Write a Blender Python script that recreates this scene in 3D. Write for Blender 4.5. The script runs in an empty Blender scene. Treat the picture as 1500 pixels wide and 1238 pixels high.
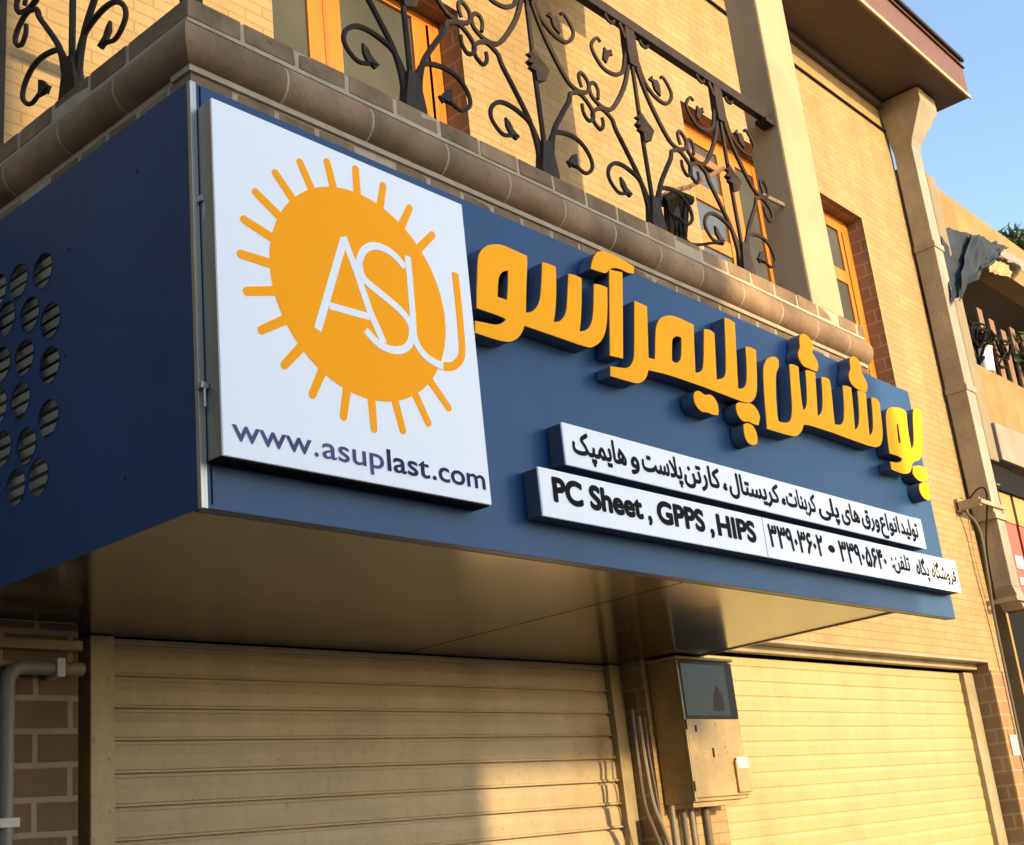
import bpy, bmesh, math, random, unicodedata
from mathutils import Vector, Matrix, noise
from mathutils.geometry import tessellate_polygon
random.seed(7)
S = bpy.context.scene
COL = S.collection
G = 2.5                                   # height of the sign's lower edge above the pavement
R = math.radians

# ------------------------------------------------------------------ camera
CR = ((0.6586, -0.7456, -0.1016), (0.1712, 0.2799, -0.9446), (0.7327, 0.6048, 0.3120))
CC = Vector((-1.9392, -2.6533, -0.9208 + G))
FPX, CX, CY = 1901.86, 750.0, 619.0
cam = bpy.data.cameras.new('camera')
camo = bpy.data.objects.new('camera', cam)
COL.objects.link(camo)
_M = Matrix(((CR[0][0], -CR[1][0], -CR[2][0]), (CR[0][1], -CR[1][1], -CR[2][1]), (CR[0][2], -CR[1][2], -CR[2][2])))
camo.rotation_euler = _M.to_euler()
camo.location = CC
cam.sensor_fit = 'HORIZONTAL'
cam.sensor_width = 36.0
cam.lens = 36.0 * FPX / 1500.0
cam.clip_end = 2000
cam.clip_start = 0.05
S.camera = camo

# ------------------------------------------------------------------ light
SUN_EL, SUN_AZ = 14.5, 2.0                # degrees; azimuth from the facade normal, towards the right
w = bpy.data.worlds.new("World")
S.world = w
w.use_nodes = True
nt = w.node_tree
sky = nt.nodes.new('ShaderNodeTexSky')
sky.sky_type = 'NISHITA'
sky.sun_disc = False
sky.sun_elevation = R(SUN_EL)
sky.sun_rotation = R(180 - SUN_AZ)
sky.air_density = 1.0
sky.dust_density = 0.75
sky.ozone_density = 1.2
bg = nt.nodes['Background']
bg.inputs['Strength'].default_value = 0.15
nt.links.new(sky.outputs[0], bg.inputs['Color'])
sl = bpy.data.lights.new('sun', 'SUN')
sl.energy = 2.1
sl.angle = R(0.6)
sl.color = (1.0, 0.71, 0.36)
so = bpy.data.objects.new('sun', sl)
COL.objects.link(so)
_d = Vector((-math.sin(R(SUN_AZ)) * math.cos(R(SUN_EL)), math.cos(R(SUN_AZ)) * math.cos(R(SUN_EL)), -math.sin(R(SUN_EL))))
so.rotation_euler = _d.to_track_quat('-Z', 'Y').to_euler()
so.location = (6, -10, 12)
S.view_settings.view_transform = 'Standard'
S.view_settings.look = 'None'
S.view_settings.exposure = 1.52
S.view_settings.gamma = 1.0
S.cycles.max_bounces = 8
S.cycles.diffuse_bounces = 4
S.cycles.use_denoising = True

# ------------------------------------------------------------------ helpers
def at(px, py, axis, val):
    """a point of the surveyed photograph on the plane axis = val (world metres)"""
    x, y = (px - CX) / FPX, (py - CY) / FPX
    d = Vector([CR[0][i] * x + CR[1][i] * y + CR[2][i] for i in range(3)])
    s = (val - CC[axis]) / d[axis]
    return CC + d * s

class MB:
    def __init__(self):
        self.v, self.f, self.m = [], [], []
    def add(self, vs, fs, mi=0):
        n = len(self.v)
        self.v += [Vector(p) for p in vs]
        self.f += [tuple(i + n for i in f) for f in fs]
        self.m += [mi] * len(fs)
    def box(self, x0, x1, y0, y1, z0, z1, bev=0.0, mi=0):
        if bev > 0:
            bm = bmesh.new()
            vs = [bm.verts.new(p) for p in ((x0,y0,z0),(x1,y0,z0),(x1,y1,z0),(x0,y1,z0),(x0,y0,z1),(x1,y0,z1),(x1,y1,z1),(x0,y1,z1))]
            for f in ((3,2,1,0),(4,5,6,7),(0,1,5,4),(1,2,6,5),(2,3,7,6),(3,0,4,7)):
                bm.faces.new([vs[i] for i in f])
            bmesh.ops.bevel(bm, geom=bm.edges[:], offset=bev, segments=2, affect='EDGES', profile=0.6)
            bm.verts.index_update()
            self.add([v.co.copy() for v in bm.verts], [tuple(v.index for v in f.verts) for f in bm.faces], mi)
            bm.free()
        else:
            self.add(((x0,y0,z0),(x1,y0,z0),(x1,y1,z0),(x0,y1,z0),(x0,y0,z1),(x1,y0,z1),(x1,y1,z1),(x0,y1,z1)),
                     ((3,2,1,0),(4,5,6,7),(0,1,5,4),(1,2,6,5),(2,3,7,6),(3,0,4,7)), mi)
        return self
    def prism(self, loops, fn, d0, d1, caps=(True, True), mi=0):
        """loops of (u, v): first outer, others holes; fn(u, v, d) gives the point"""
        flat, idx = [], []
        for L in loops:
            idx.append(range(len(flat), len(flat) + len(L)))
            flat += L
        tris = tessellate_polygon([[Vector((u, v, 0)) for u, v in L] for L in loops])
        n = len(flat)
        vs = [fn(u, v, d0) for u, v in flat] + [fn(u, v, d1) for u, v in flat]
        fs = []
        for t in tris:
            if caps[0]: fs.append(tuple(t))
            if caps[1]: fs.append(tuple(i + n for i in reversed(t)))
        for r in idx:
            r = list(r)
            for a, b in zip(r, r[1:] + r[:1]):
                fs.append((a, b, b + n, a + n))
        self.add(vs, fs, mi)
        return self
    def tube(self, pts, r, sides=8, taper=None, cap=True, flat=1.0):
        pts = [Vector(p) for p in pts]
        n = len(pts)
        up = None
        vs, fs = [], []
        for i, p in enumerate(pts):
            t = (pts[min(i + 1, n - 1)] - pts[max(i - 1, 0)])
            if t.length < 1e-9: t = Vector((0, 0, 1))
            t.normalize()
            if up is None:
                up = Vector((0, 1, 0)) if abs(t.y) < 0.9 else Vector((1, 0, 0))
            s = t.cross(up)
            if s.length < 1e-6: s = t.orthogonal()
            s.normalize()
            up = s.cross(t).normalized()
            rr = r * (taper(i / max(1, n - 1)) if taper else 1.0)
            for k in range(sides):
                a = 2 * math.pi * (k + 0.5) / sides
                vs.append(p + s * (math.cos(a) * rr) + up * (math.sin(a) * rr * flat))
        for i in range(n - 1):
            for k in range(sides):
                k2 = (k + 1) % sides
                fs.append((i * sides + k, i * sides + k2, (i + 1) * sides + k2, (i + 1) * sides + k))
        if cap:
            fs.append(tuple(reversed(range(sides))))
            fs.append(tuple(range((n - 1) * sides, n * sides)))
        self.add(vs, fs)
        return self

ORG = {}
def obj(name, mb, mat, parent=None, smooth=False, origin=None, recalc=True):
    me = bpy.data.meshes.new(name)
    o = bpy.data.objects.new(name, me)
    COL.objects.link(o)
    if parent is not None:
        org = ORG[parent.name]
        o.parent = parent
    else:
        if origin is None:
            xs = [v.x for v in mb.v]; ys = [v.y for v in mb.v]; zs = [v.z for v in mb.v]
            origin = ((min(xs) + max(xs)) / 2, (min(ys) + max(ys)) / 2, min(zs))
        org = Vector(origin)
        o.location = org
    ORG[o.name] = Vector(org)
    me.from_pydata([v - org for v in mb.v], [], mb.f)
    mats = mat if isinstance(mat, (list, tuple)) else [mat]
    for m in mats: me.materials.append(m)
    if len(mats) > 1:
        me.polygons.foreach_set('material_index', mb.m)
    if recalc:
        bm = bmesh.new(); bm.from_mesh(me)
        bmesh.ops.recalc_face_normals(bm, faces=bm.faces[:])
        bm.to_mesh(me); bm.free()
    uv = me.uv_layers.new(name='UVMap')
    for p in me.polygons:
        n = p.normal
        ax, ay, az = abs(n.x), abs(n.y), abs(n.z)
        for li in p.loop_indices:
            c = me.vertices[me.loops[li].vertex_index].co + org
            if az > ax and az > ay: uv.data[li].uv = (c.x, c.y)
            elif ax > ay: uv.data[li].uv = (c.y, c.z)
            else: uv.data[li].uv = (c.x, c.z)
        p.use_smooth = smooth
    if smooth:
        try: me.set_sharp_from_angle(angle=R(40))
        except Exception: pass
    return o

def tag(o, label=None, cat=None, group=None, kind=None):
    if label: o['label'] = label
    if cat: o['category'] = cat
    if group: o['group'] = group
    if kind: o['kind'] = kind
    return o
def thing(name, label, cat, loc, group=None):
    o = bpy.data.objects.new(name, None)
    o.empty_display_size = 0.2
    COL.objects.link(o)
    o.location = loc
    ORG[o.name] = Vector(loc)
    return tag(o, label, cat, group)
def copy_tree(o, parent=None):
    c = o.copy(); COL.objects.link(c)
    if parent is not None:
        c.parent = parent
    ORG[c.name] = ORG[o.name].copy()
    for ch in list(o.children): copy_tree(ch, c)
    return c

def smooth_line(P, n=5):
    """Catmull-Rom through 2-D or 3-D points"""
    P = [Vector(p) for p in P]
    Q = [P[0] * 2 - P[1]] + P + [P[-1] * 2 - P[-2]]
    out = []
    for i in range(1, len(Q) - 2):
        a, b, c, d = Q[i - 1], Q[i], Q[i + 1], Q[i + 2]
        for k in range(n):
            t = k / n
            out.append(0.5 * ((2 * b) + (c - a) * t + (2 * a - 5 * b + 4 * c - d) * t * t + (3 * b - a - 3 * c + d) * t ** 3))
    out.append(P[-1])
    return out
def soft_loop(P, ang=55, cut=0.25):
    """round the gentle corners of a closed polygon, keep the sharp ones"""
    for _ in range(2):
        n = len(P); Q = []
        for i in range(n):
            a, b, c = Vector(P[i - 1]), Vector(P[i]), Vector(P[(i + 1) % n])
            u, v = (b - a), (c - b)
            if u.length < 1e-7 or v.length < 1e-7: continue
            t = abs(math.degrees(u.angle(v)))
            if t > ang or t < 4: Q.append(tuple(b))
            else:
                Q.append(tuple(b - u * cut)); Q.append(tuple(b + v * cut))
        P = Q
    return P

# ------------------------------------------------------------------ materials
def newmat(name):
    m = bpy.data.materials.new(name); m.use_nodes = True
    return m, m.node_tree, m.node_tree.nodes['Principled BSDF']
def N(t, kind, **kw):
    n = t.nodes.new(kind)
    for k, v in kw.items(): setattr(n, k, v)
    return n
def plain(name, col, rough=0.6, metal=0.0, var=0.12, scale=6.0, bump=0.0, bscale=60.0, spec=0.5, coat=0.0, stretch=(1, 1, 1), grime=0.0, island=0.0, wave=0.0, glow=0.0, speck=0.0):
    m, t, b = newmat(name)
    tc = N(t, 'ShaderNodeTexCoord'); mp = N(t, 'ShaderNodeMapping'); mp.inputs['Scale'].default_value = stretch
    t.links.new(tc.outputs['Object'], mp.inputs[0])
    nz = N(t, 'ShaderNodeTexNoise'); nz.inputs['Scale'].default_value = scale; nz.inputs['Detail'].default_value = 6
    t.links.new(mp.outputs[0], nz.inputs['Vector'])
    rp = N(t, 'ShaderNodeMapRange'); rp.inputs['From Min'].default_value = 0.25; rp.inputs['From Max'].default_value = 0.75
    rp.inputs['To Min'].default_value = 1 - var; rp.inputs['To Max'].default_value = 1 + var
    t.links.new(nz.outputs['Fac'], rp.inputs['Value'])
    mx = N(t, 'ShaderNodeVectorMath', operation='SCALE'); mx.inputs[0].default_value = col[:3]
    t.links.new(rp.outputs[0], mx.inputs['Scale'])
    out = mx.outputs[0]
    def times(out, fac_socket, lo, hi, a, z):
        r_ = N(t, 'ShaderNodeMapRange'); r_.inputs['From Min'].default_value = a; r_.inputs['From Max'].default_value = z
        r_.inputs['To Min'].default_value = lo; r_.inputs['To Max'].default_value = hi
        t.links.new(fac_socket, r_.inputs['Value'])
        v_ = N(t, 'ShaderNodeVectorMath', operation='SCALE')
        t.links.new(out, v_.inputs[0]); t.links.new(r_.outputs[0], v_.inputs['Scale'])
        return v_.outputs[0]
    if grime:                                # rain streaks and patches of dirt
        for sc, st in (((3.2, 3.2, .5), .8), ((1.7, 1.7, 1.9), 1.0), ((40, 40, 25), .35)):
            m2 = N(t, 'ShaderNodeMapping'); m2.inputs['Scale'].default_value = sc
            t.links.new(tc.outputs['Object'], m2.inputs[0])
            g_ = N(t, 'ShaderNodeTexNoise'); g_.inputs['Scale'].default_value = 1.0; g_.inputs['Detail'].default_value = 7; g_.inputs['Roughness'].default_value = .62
            t.links.new(m2.outputs[0], g_.inputs['Vector'])
            out = times(out, g_.outputs['Fac'], 1 - grime * st, 1.0 + .2 * grime * st, .34, .56)
    if speck:                                # chips and rust spots
        s_ = N(t, 'ShaderNodeTexNoise'); s_.inputs['Scale'].default_value = 34; s_.inputs['Detail'].default_value = 3
        t.links.new(tc.outputs['Object'], s_.inputs['Vector'])
        out = times(out, s_.outputs['Fac'], 1.0, 1 - speck, .66, .72)
    if island:                               # every brick its own tone
        ge = N(t, 'ShaderNodeNewGeometry')
        out = times(out, ge.outputs['Random Per Island'], 1 - island, 1 + island, 0, 1)
    t.links.new(out, b.inputs['Base Color'])
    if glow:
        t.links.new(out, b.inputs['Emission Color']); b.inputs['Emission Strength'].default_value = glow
    rr = N(t, 'ShaderNodeMapRange'); rr.inputs['To Min'].default_value = max(0.03, rough - 0.08); rr.inputs['To Max'].default_value = min(1, rough + 0.08)
    t.links.new(nz.outputs['Fac'], rr.inputs['Value']); t.links.new(rr.outputs[0], b.inputs['Roughness'])
    b.inputs['Metallic'].default_value = metal
    b.inputs['Specular IOR Level'].default_value = spec
    b.inputs['Coat Weight'].default_value = coat
    if wave:
        n2 = N(t, 'ShaderNodeTexNoise'); n2.inputs['Scale'].default_value = 2.3; n2.inputs['Detail'].default_value = 2
        t.links.new(tc.outputs['Object'], n2.inputs['Vector'])
        bp = N(t, 'ShaderNodeBump'); bp.inputs['Strength'].default_value = wave; bp.inputs['Distance'].default_value = 0.03
        t.links.new(n2.outputs['Fac'], bp.inputs['Height']); t.links.new(bp.outputs[0], b.inputs['Normal'])
    if bump:
        n2 = N(t, 'ShaderNodeTexNoise'); n2.inputs['Scale'].default_value = bscale; n2.inputs['Detail'].default_value = 5
        t.links.new(mp.outputs[0], n2.inputs['Vector'])
        bp = N(t, 'ShaderNodeBump'); bp.inputs['Strength'].default_value = bump; bp.inputs['Distance'].default_value = 0.004
        t.links.new(n2.outputs['Fac'], bp.inputs['Height']); t.links.new(bp.outputs[0], b.inputs['Normal'])
    return m
def bricks(name, c1, c2, mort, bw, bh, ms, rough=0.85, bump=0.5, off=0.5, dirt=0.18):
    m, t, b = newmat(name)
    uv = N(t, 'ShaderNodeUVMap'); uv.uv_map = 'UVMap'
    nzw = N(t, 'ShaderNodeTexNoise'); nzw.inputs['Scale'].default_value = 9
    t.links.new(uv.outputs[0], nzw.inputs['Vector'])
    wv = N(t, 'ShaderNodeVectorMath', operation='MULTIPLY_ADD'); wv.inputs[1].default_value = (0.006, 0.006, 0)
    t.links.new(nzw.outputs['Color'], wv.inputs[0]); t.links.new(uv.outputs[0], wv.inputs[2])
    bt = N(t, 'ShaderNodeTexBrick'); bt.offset = off
    bt.inputs['Scale'].default_value = 1.0
    bt.inputs['Brick Width'].default_value = bw; bt.inputs['Row Height'].default_value = bh
    bt.inputs['Mortar Size'].default_value = ms; bt.inputs['Mortar Smooth'].default_value = 0.3
    bt.inputs['Bias'].default_value = 0.0
    bt.inputs['Color1'].default_value = (*c1, 1); bt.inputs['Color2'].default_value = (*c2, 1); bt.inputs['Mortar'].default_value = (*mort, 1)
    t.links.new(wv.outputs[0], bt.inputs['Vector'])
    nz = N(t, 'ShaderNodeTexNoise'); nz.inputs['Scale'].default_value = 3.0; nz.inputs['Detail'].default_value = 9; nz.inputs['Roughness'].default_value = 0.65
    t.links.new(uv.outputs[0], nz.inputs['Vector'])
    rp = N(t, 'ShaderNodeMapRange'); rp.inputs['From Min'].default_value = 0.25; rp.inputs['From Max'].default_value = 0.75
    rp.inputs['To Min'].default_value = 1 - dirt; rp.inputs['To Max'].default_value = 1 + dirt
    t.links.new(nz.outputs['Fac'], rp.inputs['Value'])
    mx = N(t, 'ShaderNodeVectorMath', operation='SCALE')
    t.links.new(bt.outputs['Color'], mx.inputs[0]); t.links.new(rp.outputs[0], mx.inputs['Scale'])
    ms_ = N(t, 'ShaderNodeMapping'); ms_.inputs['Scale'].default_value = (3.5, .35, 1)
    t.links.new(uv.outputs[0], ms_.inputs[0])
    st = N(t, 'ShaderNodeTexNoise'); st.inputs['Scale'].default_value = 1.0; st.inputs['Detail'].default_value = 8; st.inputs['Roughness'].default_value = .6
    t.links.new(ms_.outputs[0], st.inputs['Vector'])
    sr = N(t, 'ShaderNodeMapRange'); sr.inputs['From Min'].default_value = .32; sr.inputs['From Max'].default_value = .58
    sr.inputs['To Min'].default_value = 1 - dirt * .9; sr.inputs['To Max'].default_value = 1.03
    t.links.new(st.outputs['Fac'], sr.inputs['Value'])
    m3 = N(t, 'ShaderNodeVectorMath', operation='SCALE')
    t.links.new(mx.outputs[0], m3.inputs[0]); t.links.new(sr.outputs[0], m3.inputs['Scale'])
    t.links.new(m3.outputs[0], b.inputs['Base Color'])
    b.inputs['Roughness'].default_value = rough
    b.inputs['Specular IOR Level'].default_value = 0.25
    n2 = N(t, 'ShaderNodeTexNoise'); n2.inputs['Scale'].default_value = 70; n2.inputs['Detail'].default_value = 6
    t.links.new(uv.outputs[0], n2.inputs['Vector'])
    h = N(t, 'ShaderNodeMath', operation='MULTIPLY_ADD'); h.inputs[1].default_value = -1.0
    t.links.new(bt.outputs['Fac'], h.inputs[0]); t.links.new(n2.outputs['Fac'], h.inputs[2])
    bp = N(t, 'ShaderNodeBump'); bp.inputs['Strength'].default_value = bump; bp.inputs['Distance'].default_value = 0.006
    t.links.new(h.outputs[0], bp.inputs['Height']); t.links.new(bp.outputs[0], b.inputs['Normal'])
    return m
def glassy(name, col, rough=0.06):
    m, t, b = newmat(name)
    tc = N(t, 'ShaderNodeTexCoord'); nz = N(t, 'ShaderNodeTexNoise'); nz.inputs['Scale'].default_value = 2.0
    t.links.new(tc.outputs['Object'], nz.inputs['Vector'])
    mx = N(t, 'ShaderNodeVectorMath', operation='SCALE'); mx.inputs[0].default_value = col
    rp = N(t, 'ShaderNodeMapRange'); rp.inputs['To Min'].default_value = 0.6; rp.inputs['To Max'].default_value = 1.4
    t.links.new(nz.outputs['Fac'], rp.inputs['Value']); t.links.new(rp.outputs[0], mx.inputs['Scale'])
    t.links.new(mx.outputs[0], b.inputs['Base Color'])
    b.inputs['Roughness'].default_value = rough; b.inputs['Specular IOR Level'].default_value = 0.7 if rough < .1 else .25
    return m

M = {}
M['wall'] = bricks('buff_brick', (.37, .258, .122), (.42, .298, .148), (.325, .222, .105), .205, .060, .0045, bump=.6, dirt=.12)
M['jamb'] = bricks('shaded_brown_brick', (.22, .155, .09), (.26, .185, .11), (.34, .26, .165), .24, .112, .010, bump=.6, dirt=.2)  # brown reveal brick, with the recess shade put into its colour
M['pier'] = bricks('pier_brick', (.13, .085, .055), (.16, .105, .068), (.30, .24, .17), .26, .112, .012, bump=.6, dirt=.2)
M['course'] = plain('parapet_brick', (.29, .20, .125), .9, var=.3, scale=9, bump=1.0, bscale=40, spec=.15, grime=.14, island=.22, speck=.35)
M['nose'] = plain('cornice_tile', (.31, .205, .125), .8, var=.28, scale=7, bump=.7, bscale=45, spec=.2, grime=.18, island=.13, speck=.3)
M['mortar'] = plain('mortar', (.50, .42, .31), .95, var=.15, scale=14, bump=.8, bscale=60, spec=.1)
M['concrete'] = plain('concrete', (.32, .28, .23), .9, var=.15, scale=3, bump=.3, bscale=30, spec=.2)
M['cream'] = plain('cream_render', (.50, .40, .25), .85, var=.07, scale=3, grime=.10, speck=.15, bump=.4, bscale=35, spec=.2)
M['blue'] = plain('blue_composite_panel', (.019, .067, .182), .33, var=.06, scale=1.2, spec=.3, grime=.10, wave=.10)
M['trim'] = plain('aluminium_trim', (.50, .48, .44), .38, metal=.7, var=.06, scale=4)
M['soffit'] = plain('soffit_panel', (.20, .185, .17), .17, metal=1.0, var=.08, scale=.8, grime=.12, wave=.05)
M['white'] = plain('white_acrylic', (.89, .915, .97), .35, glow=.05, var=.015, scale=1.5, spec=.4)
M['casing'] = plain('sign_casing', (.42, .37, .30), .42, metal=.5, grime=.15, var=.08, scale=3)
M['dark_casing'] = plain('dark_casing', (.055, .070, .110), .5, var=.1, scale=3)
M['return'] = plain('letter_return', (.085, .115, .185), .5, var=.1, spec=.3)
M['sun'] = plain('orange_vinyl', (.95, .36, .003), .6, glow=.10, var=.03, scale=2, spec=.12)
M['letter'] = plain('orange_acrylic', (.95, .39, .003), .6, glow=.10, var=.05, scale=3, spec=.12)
M['navy'] = plain('navy_vinyl', (.030, .028, .11), .6, var=.05, spec=.12)
M['black'] = plain('black_vinyl', (.008, .008, .009), .7, var=.05, spec=.1)
M['iron'] = plain('wrought_iron', (.042, .029, .021), .65, spec=.2, speck=-.8, var=.35, scale=12, bump=.4, bscale=50)
M['shutter'] = plain('shutter_slat', (.42, .34, .215), .45, var=.06, scale=2.5, grime=.13, speck=.25, wave=.10, bump=.0, spec=.4, stretch=(1, 1, 6))
M['shutter_yellow'] = plain('yellow_shutter_slat', (.45, .365, .165), .45, var=.06, scale=2.5, grime=.09, speck=.2, wave=.10, spec=.4)
M['guide'] = plain('shutter_guide', (.38, .31, .19), .55, metal=.1, grime=.2, speck=.4, var=.12, scale=4)
M['box'] = plain('cabinet_paint', (.36, .265, .125), .55, grime=.22, speck=.5, var=.14, scale=3.5, bump=.1, bscale=20)
M['glassdk'] = glassy('grey_glass', (.014, .013, .012), .3)
M['glass'] = glassy('window_glass', (.09, .095, .085), .06)
M['curtain'] = plain('curtain', (.42, .36, .25), .9, var=.15, scale=3, stretch=(8, 1, .3))
M['wood'] = plain('orange_wood', (.60, .20, .022), .42, var=.14, scale=4, spec=.4, stretch=(6, 6, .6))
M['woodred'] = plain('red_wood', (.52, .16, .03), .45, var=.14, scale=4, spec=.4, stretch=(6, 6, .6))
M['fascia'] = plain('eave_fascia', (.17, .072, .038), .5, var=.12, scale=3)
M['eave'] = plain('eave_soffit', (.10, .07, .055), .7, var=.2, scale=2)
M['roof'] = plain('roof_sheet', (.18, .09, .06), .6, var=.2, scale=2)
M['pipe'] = plain('galvanised_duct', (.38, .325, .23), .55, metal=.15, grime=.22, speck=.3, var=.14, scale=4, bump=.3, bscale=12)
M['pvc'] = plain('grey_pvc', (.50, .48, .43), .5, var=.12, scale=5)
M['cable'] = plain('black_cable', (.014, .012, .011), .8, spec=.12, var=.1)
M['conduit'] = plain('conduit_plastic', (.20, .17, .13), .5, var=.15, scale=6)
M['greycable'] = plain('grey_cable', (.12, .10, .075), .6, var=.15)
M['asphalt'] = plain('asphalt', (.05, .05, .05), .9, var=.25, scale=2, bump=.6, bscale=80)
M['paving'] = bricks('paving', (.15, .14, .12), (.18, .16, .14), (.10, .09, .08), .4, .4, .008)
M['kerb'] = plain('kerb_stone', (.34, .31, .27), .9, var=.15, scale=4, bump=.4)
M['tarp'] = plain('tarpaulin', (.045, .057, .074), .85, spec=.1, var=.3, scale=5, bump=.3, bscale=18)
M['slat'] = plain('old_planks', (.24, .135, .085), .8, var=.25, scale=4, stretch=(8, 8, .8))
M['leaf'] = plain('leaf', (.11, .15, .04), .6, var=.35, scale=9)
M['red'] = plain('red_board', (.55, .09, .035), .5, var=.15)
M['yellowish'] = plain('ochre_board', (.45, .28, .08), .6, var=.2)
M['pot'] = plain('clay_pot', (.35, .15, .08), .8, var=.15)
M['far'] = plain('grey_render', (.16, .14, .12), .9, var=.12, scale=1.5, bump=.2, bscale=20)
M['plate'] = plain('blue_plate', (.30, .42, .52), .45, var=.2, scale=10)
M['paper'] = plain('paper_label', (.70, .66, .58), .7, var=.1, scale=8)
M['rag'] = plain('cloth', (.55, .33, .15), .9, var=.2, scale=6)

# ------------------------------------------------------------------ ground and street
mb = MB(); mb.add(((-300, -300, -.02), (300, -300, -.02), (300, 300, -.02), (-300, 300, -.02)), ((0, 1, 2, 3),))
tag(obj('ground', mb, M['concrete'], origin=(0, 0, -.02)), 'bare ground around the street', kind='structure')
mb = MB(); mb.add(((-60, -10.2, -.012), (60, -10.2, -.012), (60, -1.6, -.012), (-60, -1.6, -.012)), ((0, 1, 2, 3),))
tag(obj('road', mb, M['asphalt'], origin=(0, -6, -.012)), 'asphalt road in front of the shop', kind='structure')
mb = MB(); mb.box(-60, 60, -1.6, 1.49, -.15, 0)
tag(obj('pavement', mb, M['paving']), 'paved footway below the sign', kind='structure')
mb = MB(); mb.box(-60, 60, -1.75, -1.602, -.15, .004, .012)
tag(obj('kerb', mb, M['kerb']), 'stone kerb of the footway', kind='structure')
mb = MB(); mb.box(-60, 60, -12.98, -10.2, -.15, .0)
tag(obj('pavement', mb, M['paving']), 'footway across the road', kind='structure')

# ------------------------------------------------------------------ the brick building
YW, YS = 1.5, 1.70
XL, XR = -4.0, 9.3
Z0 = G
bld = thing('brick_building', 'buff brick two storey building with shutters below and balcony windows above', 'building', (2.6, YW, 0))
OPEN = [(.55, 3.98, 0.0, G + .06), (4.62, 8.955, 0.0, G + .19),
        (1.60, 3.00, G + 1.35, G + 3.75), (5.40, 6.68, G + 2.1, G + 4.13), (7.0, 8.25, G + 2.1, G + 4.08)]
def wall_grid(mb, x0, x1, z0, z1, yf, yb, openings, reveal=True):
    xs = sorted(set([x0, x1] + [v for o in openings for v in o[:2]]))
    zs = sorted(set([z0, z1] + [v for o in openings for v in o[2:]]))
    def solid(i, j):
        if i < 0 or j < 0 or i >= len(xs) - 1 or j >= len(zs) - 1: return None
        cx, cz = (xs[i] + xs[i + 1]) / 2, (zs[j] + zs[j + 1]) / 2
        return not any(o[0] < cx < o[1] and o[2] < cz < o[3] for o in openings)
    for i in range(len(xs) - 1):
        for j in range(len(zs) - 1):
            if not solid(i, j): continue
            a, b, c, d = xs[i], xs[i + 1], zs[j], zs[j + 1]
            mb.add(((a, yf, c), (b, yf, c), (b, yf, d), (a, yf, d)), ((0, 1, 2, 3),))
            mb.add(((a, yb, c), (b, yb, c), (b, yb, d), (a, yb, d)), ((3, 2, 1, 0),))
            for di, dj, q in ((-1, 0, ((a, c), (a, d))), (1, 0, ((b, d), (b, c))), (0, -1, ((b, c), (a, c))), (0, 1, ((a, d), (b, d)))):
                s = solid(i + di, j + dj)
                if s: continue
                (p, r), (p2, r2) = q
                mi = 1 if s is False else 0
                mb.add(((p, yf, r), (p2, yf, r2), (p2, yb, r2), (p, yb, r)), ((0, 1, 2, 3),), mi)
mb = MB()
wall_grid(mb, XL, XR, 0.0, G + 5.60, YW, YW + .30, OPEN)
obj('wall', mb, [M['wall'], M['jamb']], bld, recalc=False)
mb = MB(); mb.box(XR - .3, XR, YW + .302, 9, 0, G + 5.6); mb.box(XL, XL + .3, YW + .302, 9, 0, G + 5.6); mb.box(XL + .302, XR - .302, 8.7, 9, 0, G + 5.6)
obj('wall', mb, M['wall'], bld)
# brown brick quoin on the lower right and the dark brick pier on the left (facing of larger bricks)
mb = MB(); mb.box(XL, .547, YW - .018, YW - .002, 0, G - .004)
obj('brick_pier', mb, M['pier'], bld)
mb = MB(); mb.box(8.958, XR - .003, YW - .010, YW - .002, 0, G + .10)
M['quoin'] = bricks('quoin_brick', (.29, .17, .085), (.34, .205, .105), (.38, .27, .15), .24, .112, .010, bump=.6, dirt=.15)
obj('brick_quoin', mb, M['quoin'], bld)
# dark interiors behind the windows
mb = MB(); mb.box(XL + .32, XR - .32, 4.2, 4.3, .1, G + 5.5); 
obj('room_partition', mb, M['far'], bld)
mb = MB(); mb.box(XL + .32, XR - .32, YW + .31, 4.19, G + .95, G + 1.15)
obj('floor_slab', mb, M['concrete'], bld)
# lintel angle over the right shutter
mb = MB(); mb.box(4.625, 8.95, YW - .004, YW + .10, G + .165, G + .188)
mb.box(4.625, 8.95, YW + .098, YW + .16, G + .12, G + .188)
obj('lintel', mb, M['guide'], bld)

def window(x0, x1, z0, z1, y, stiles, rails, fw=.075, mat='wood', name='window', pane='glass', curtain=None):
    f = MB()
    d = .055
    f.box(x0, x0 + fw, y, y + d, z0, z1, .004); f.box(x1 - fw, x1, y, y + d, z0, z1, .004)
    f.box(x0 + fw, x1 - fw, y + .002, y + d - .002, z1 - fw, z1, .004); f.box(x0 + fw, x1 - fw, y + .002, y + d - .002, z0, z0 + fw, .004)
    xs = [x0 + fw] + [s for s in stiles] + [x1 - fw]
    for s, wd in stiles_w(stiles):
        f.box(s - wd / 2, s + wd / 2, y + .004, y + d - .004, z0 + fw, z1 - fw, .004)
    for r, wd, a, b in rails:
        f.box(a, b, y + .007, y + d - .007, r - wd / 2, r + wd / 2, .004)
    fo = obj(name, f, M[mat], bld)
    g = MB(); g.box(x0 + fw * .5, x1 - fw * .5, y + .022, y + .030, z0 + fw * .5, z1 - fw * .5)
    obj('pane', g, M[pane], fo)
    return fo
def stiles_w(s): return list(s)
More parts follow.
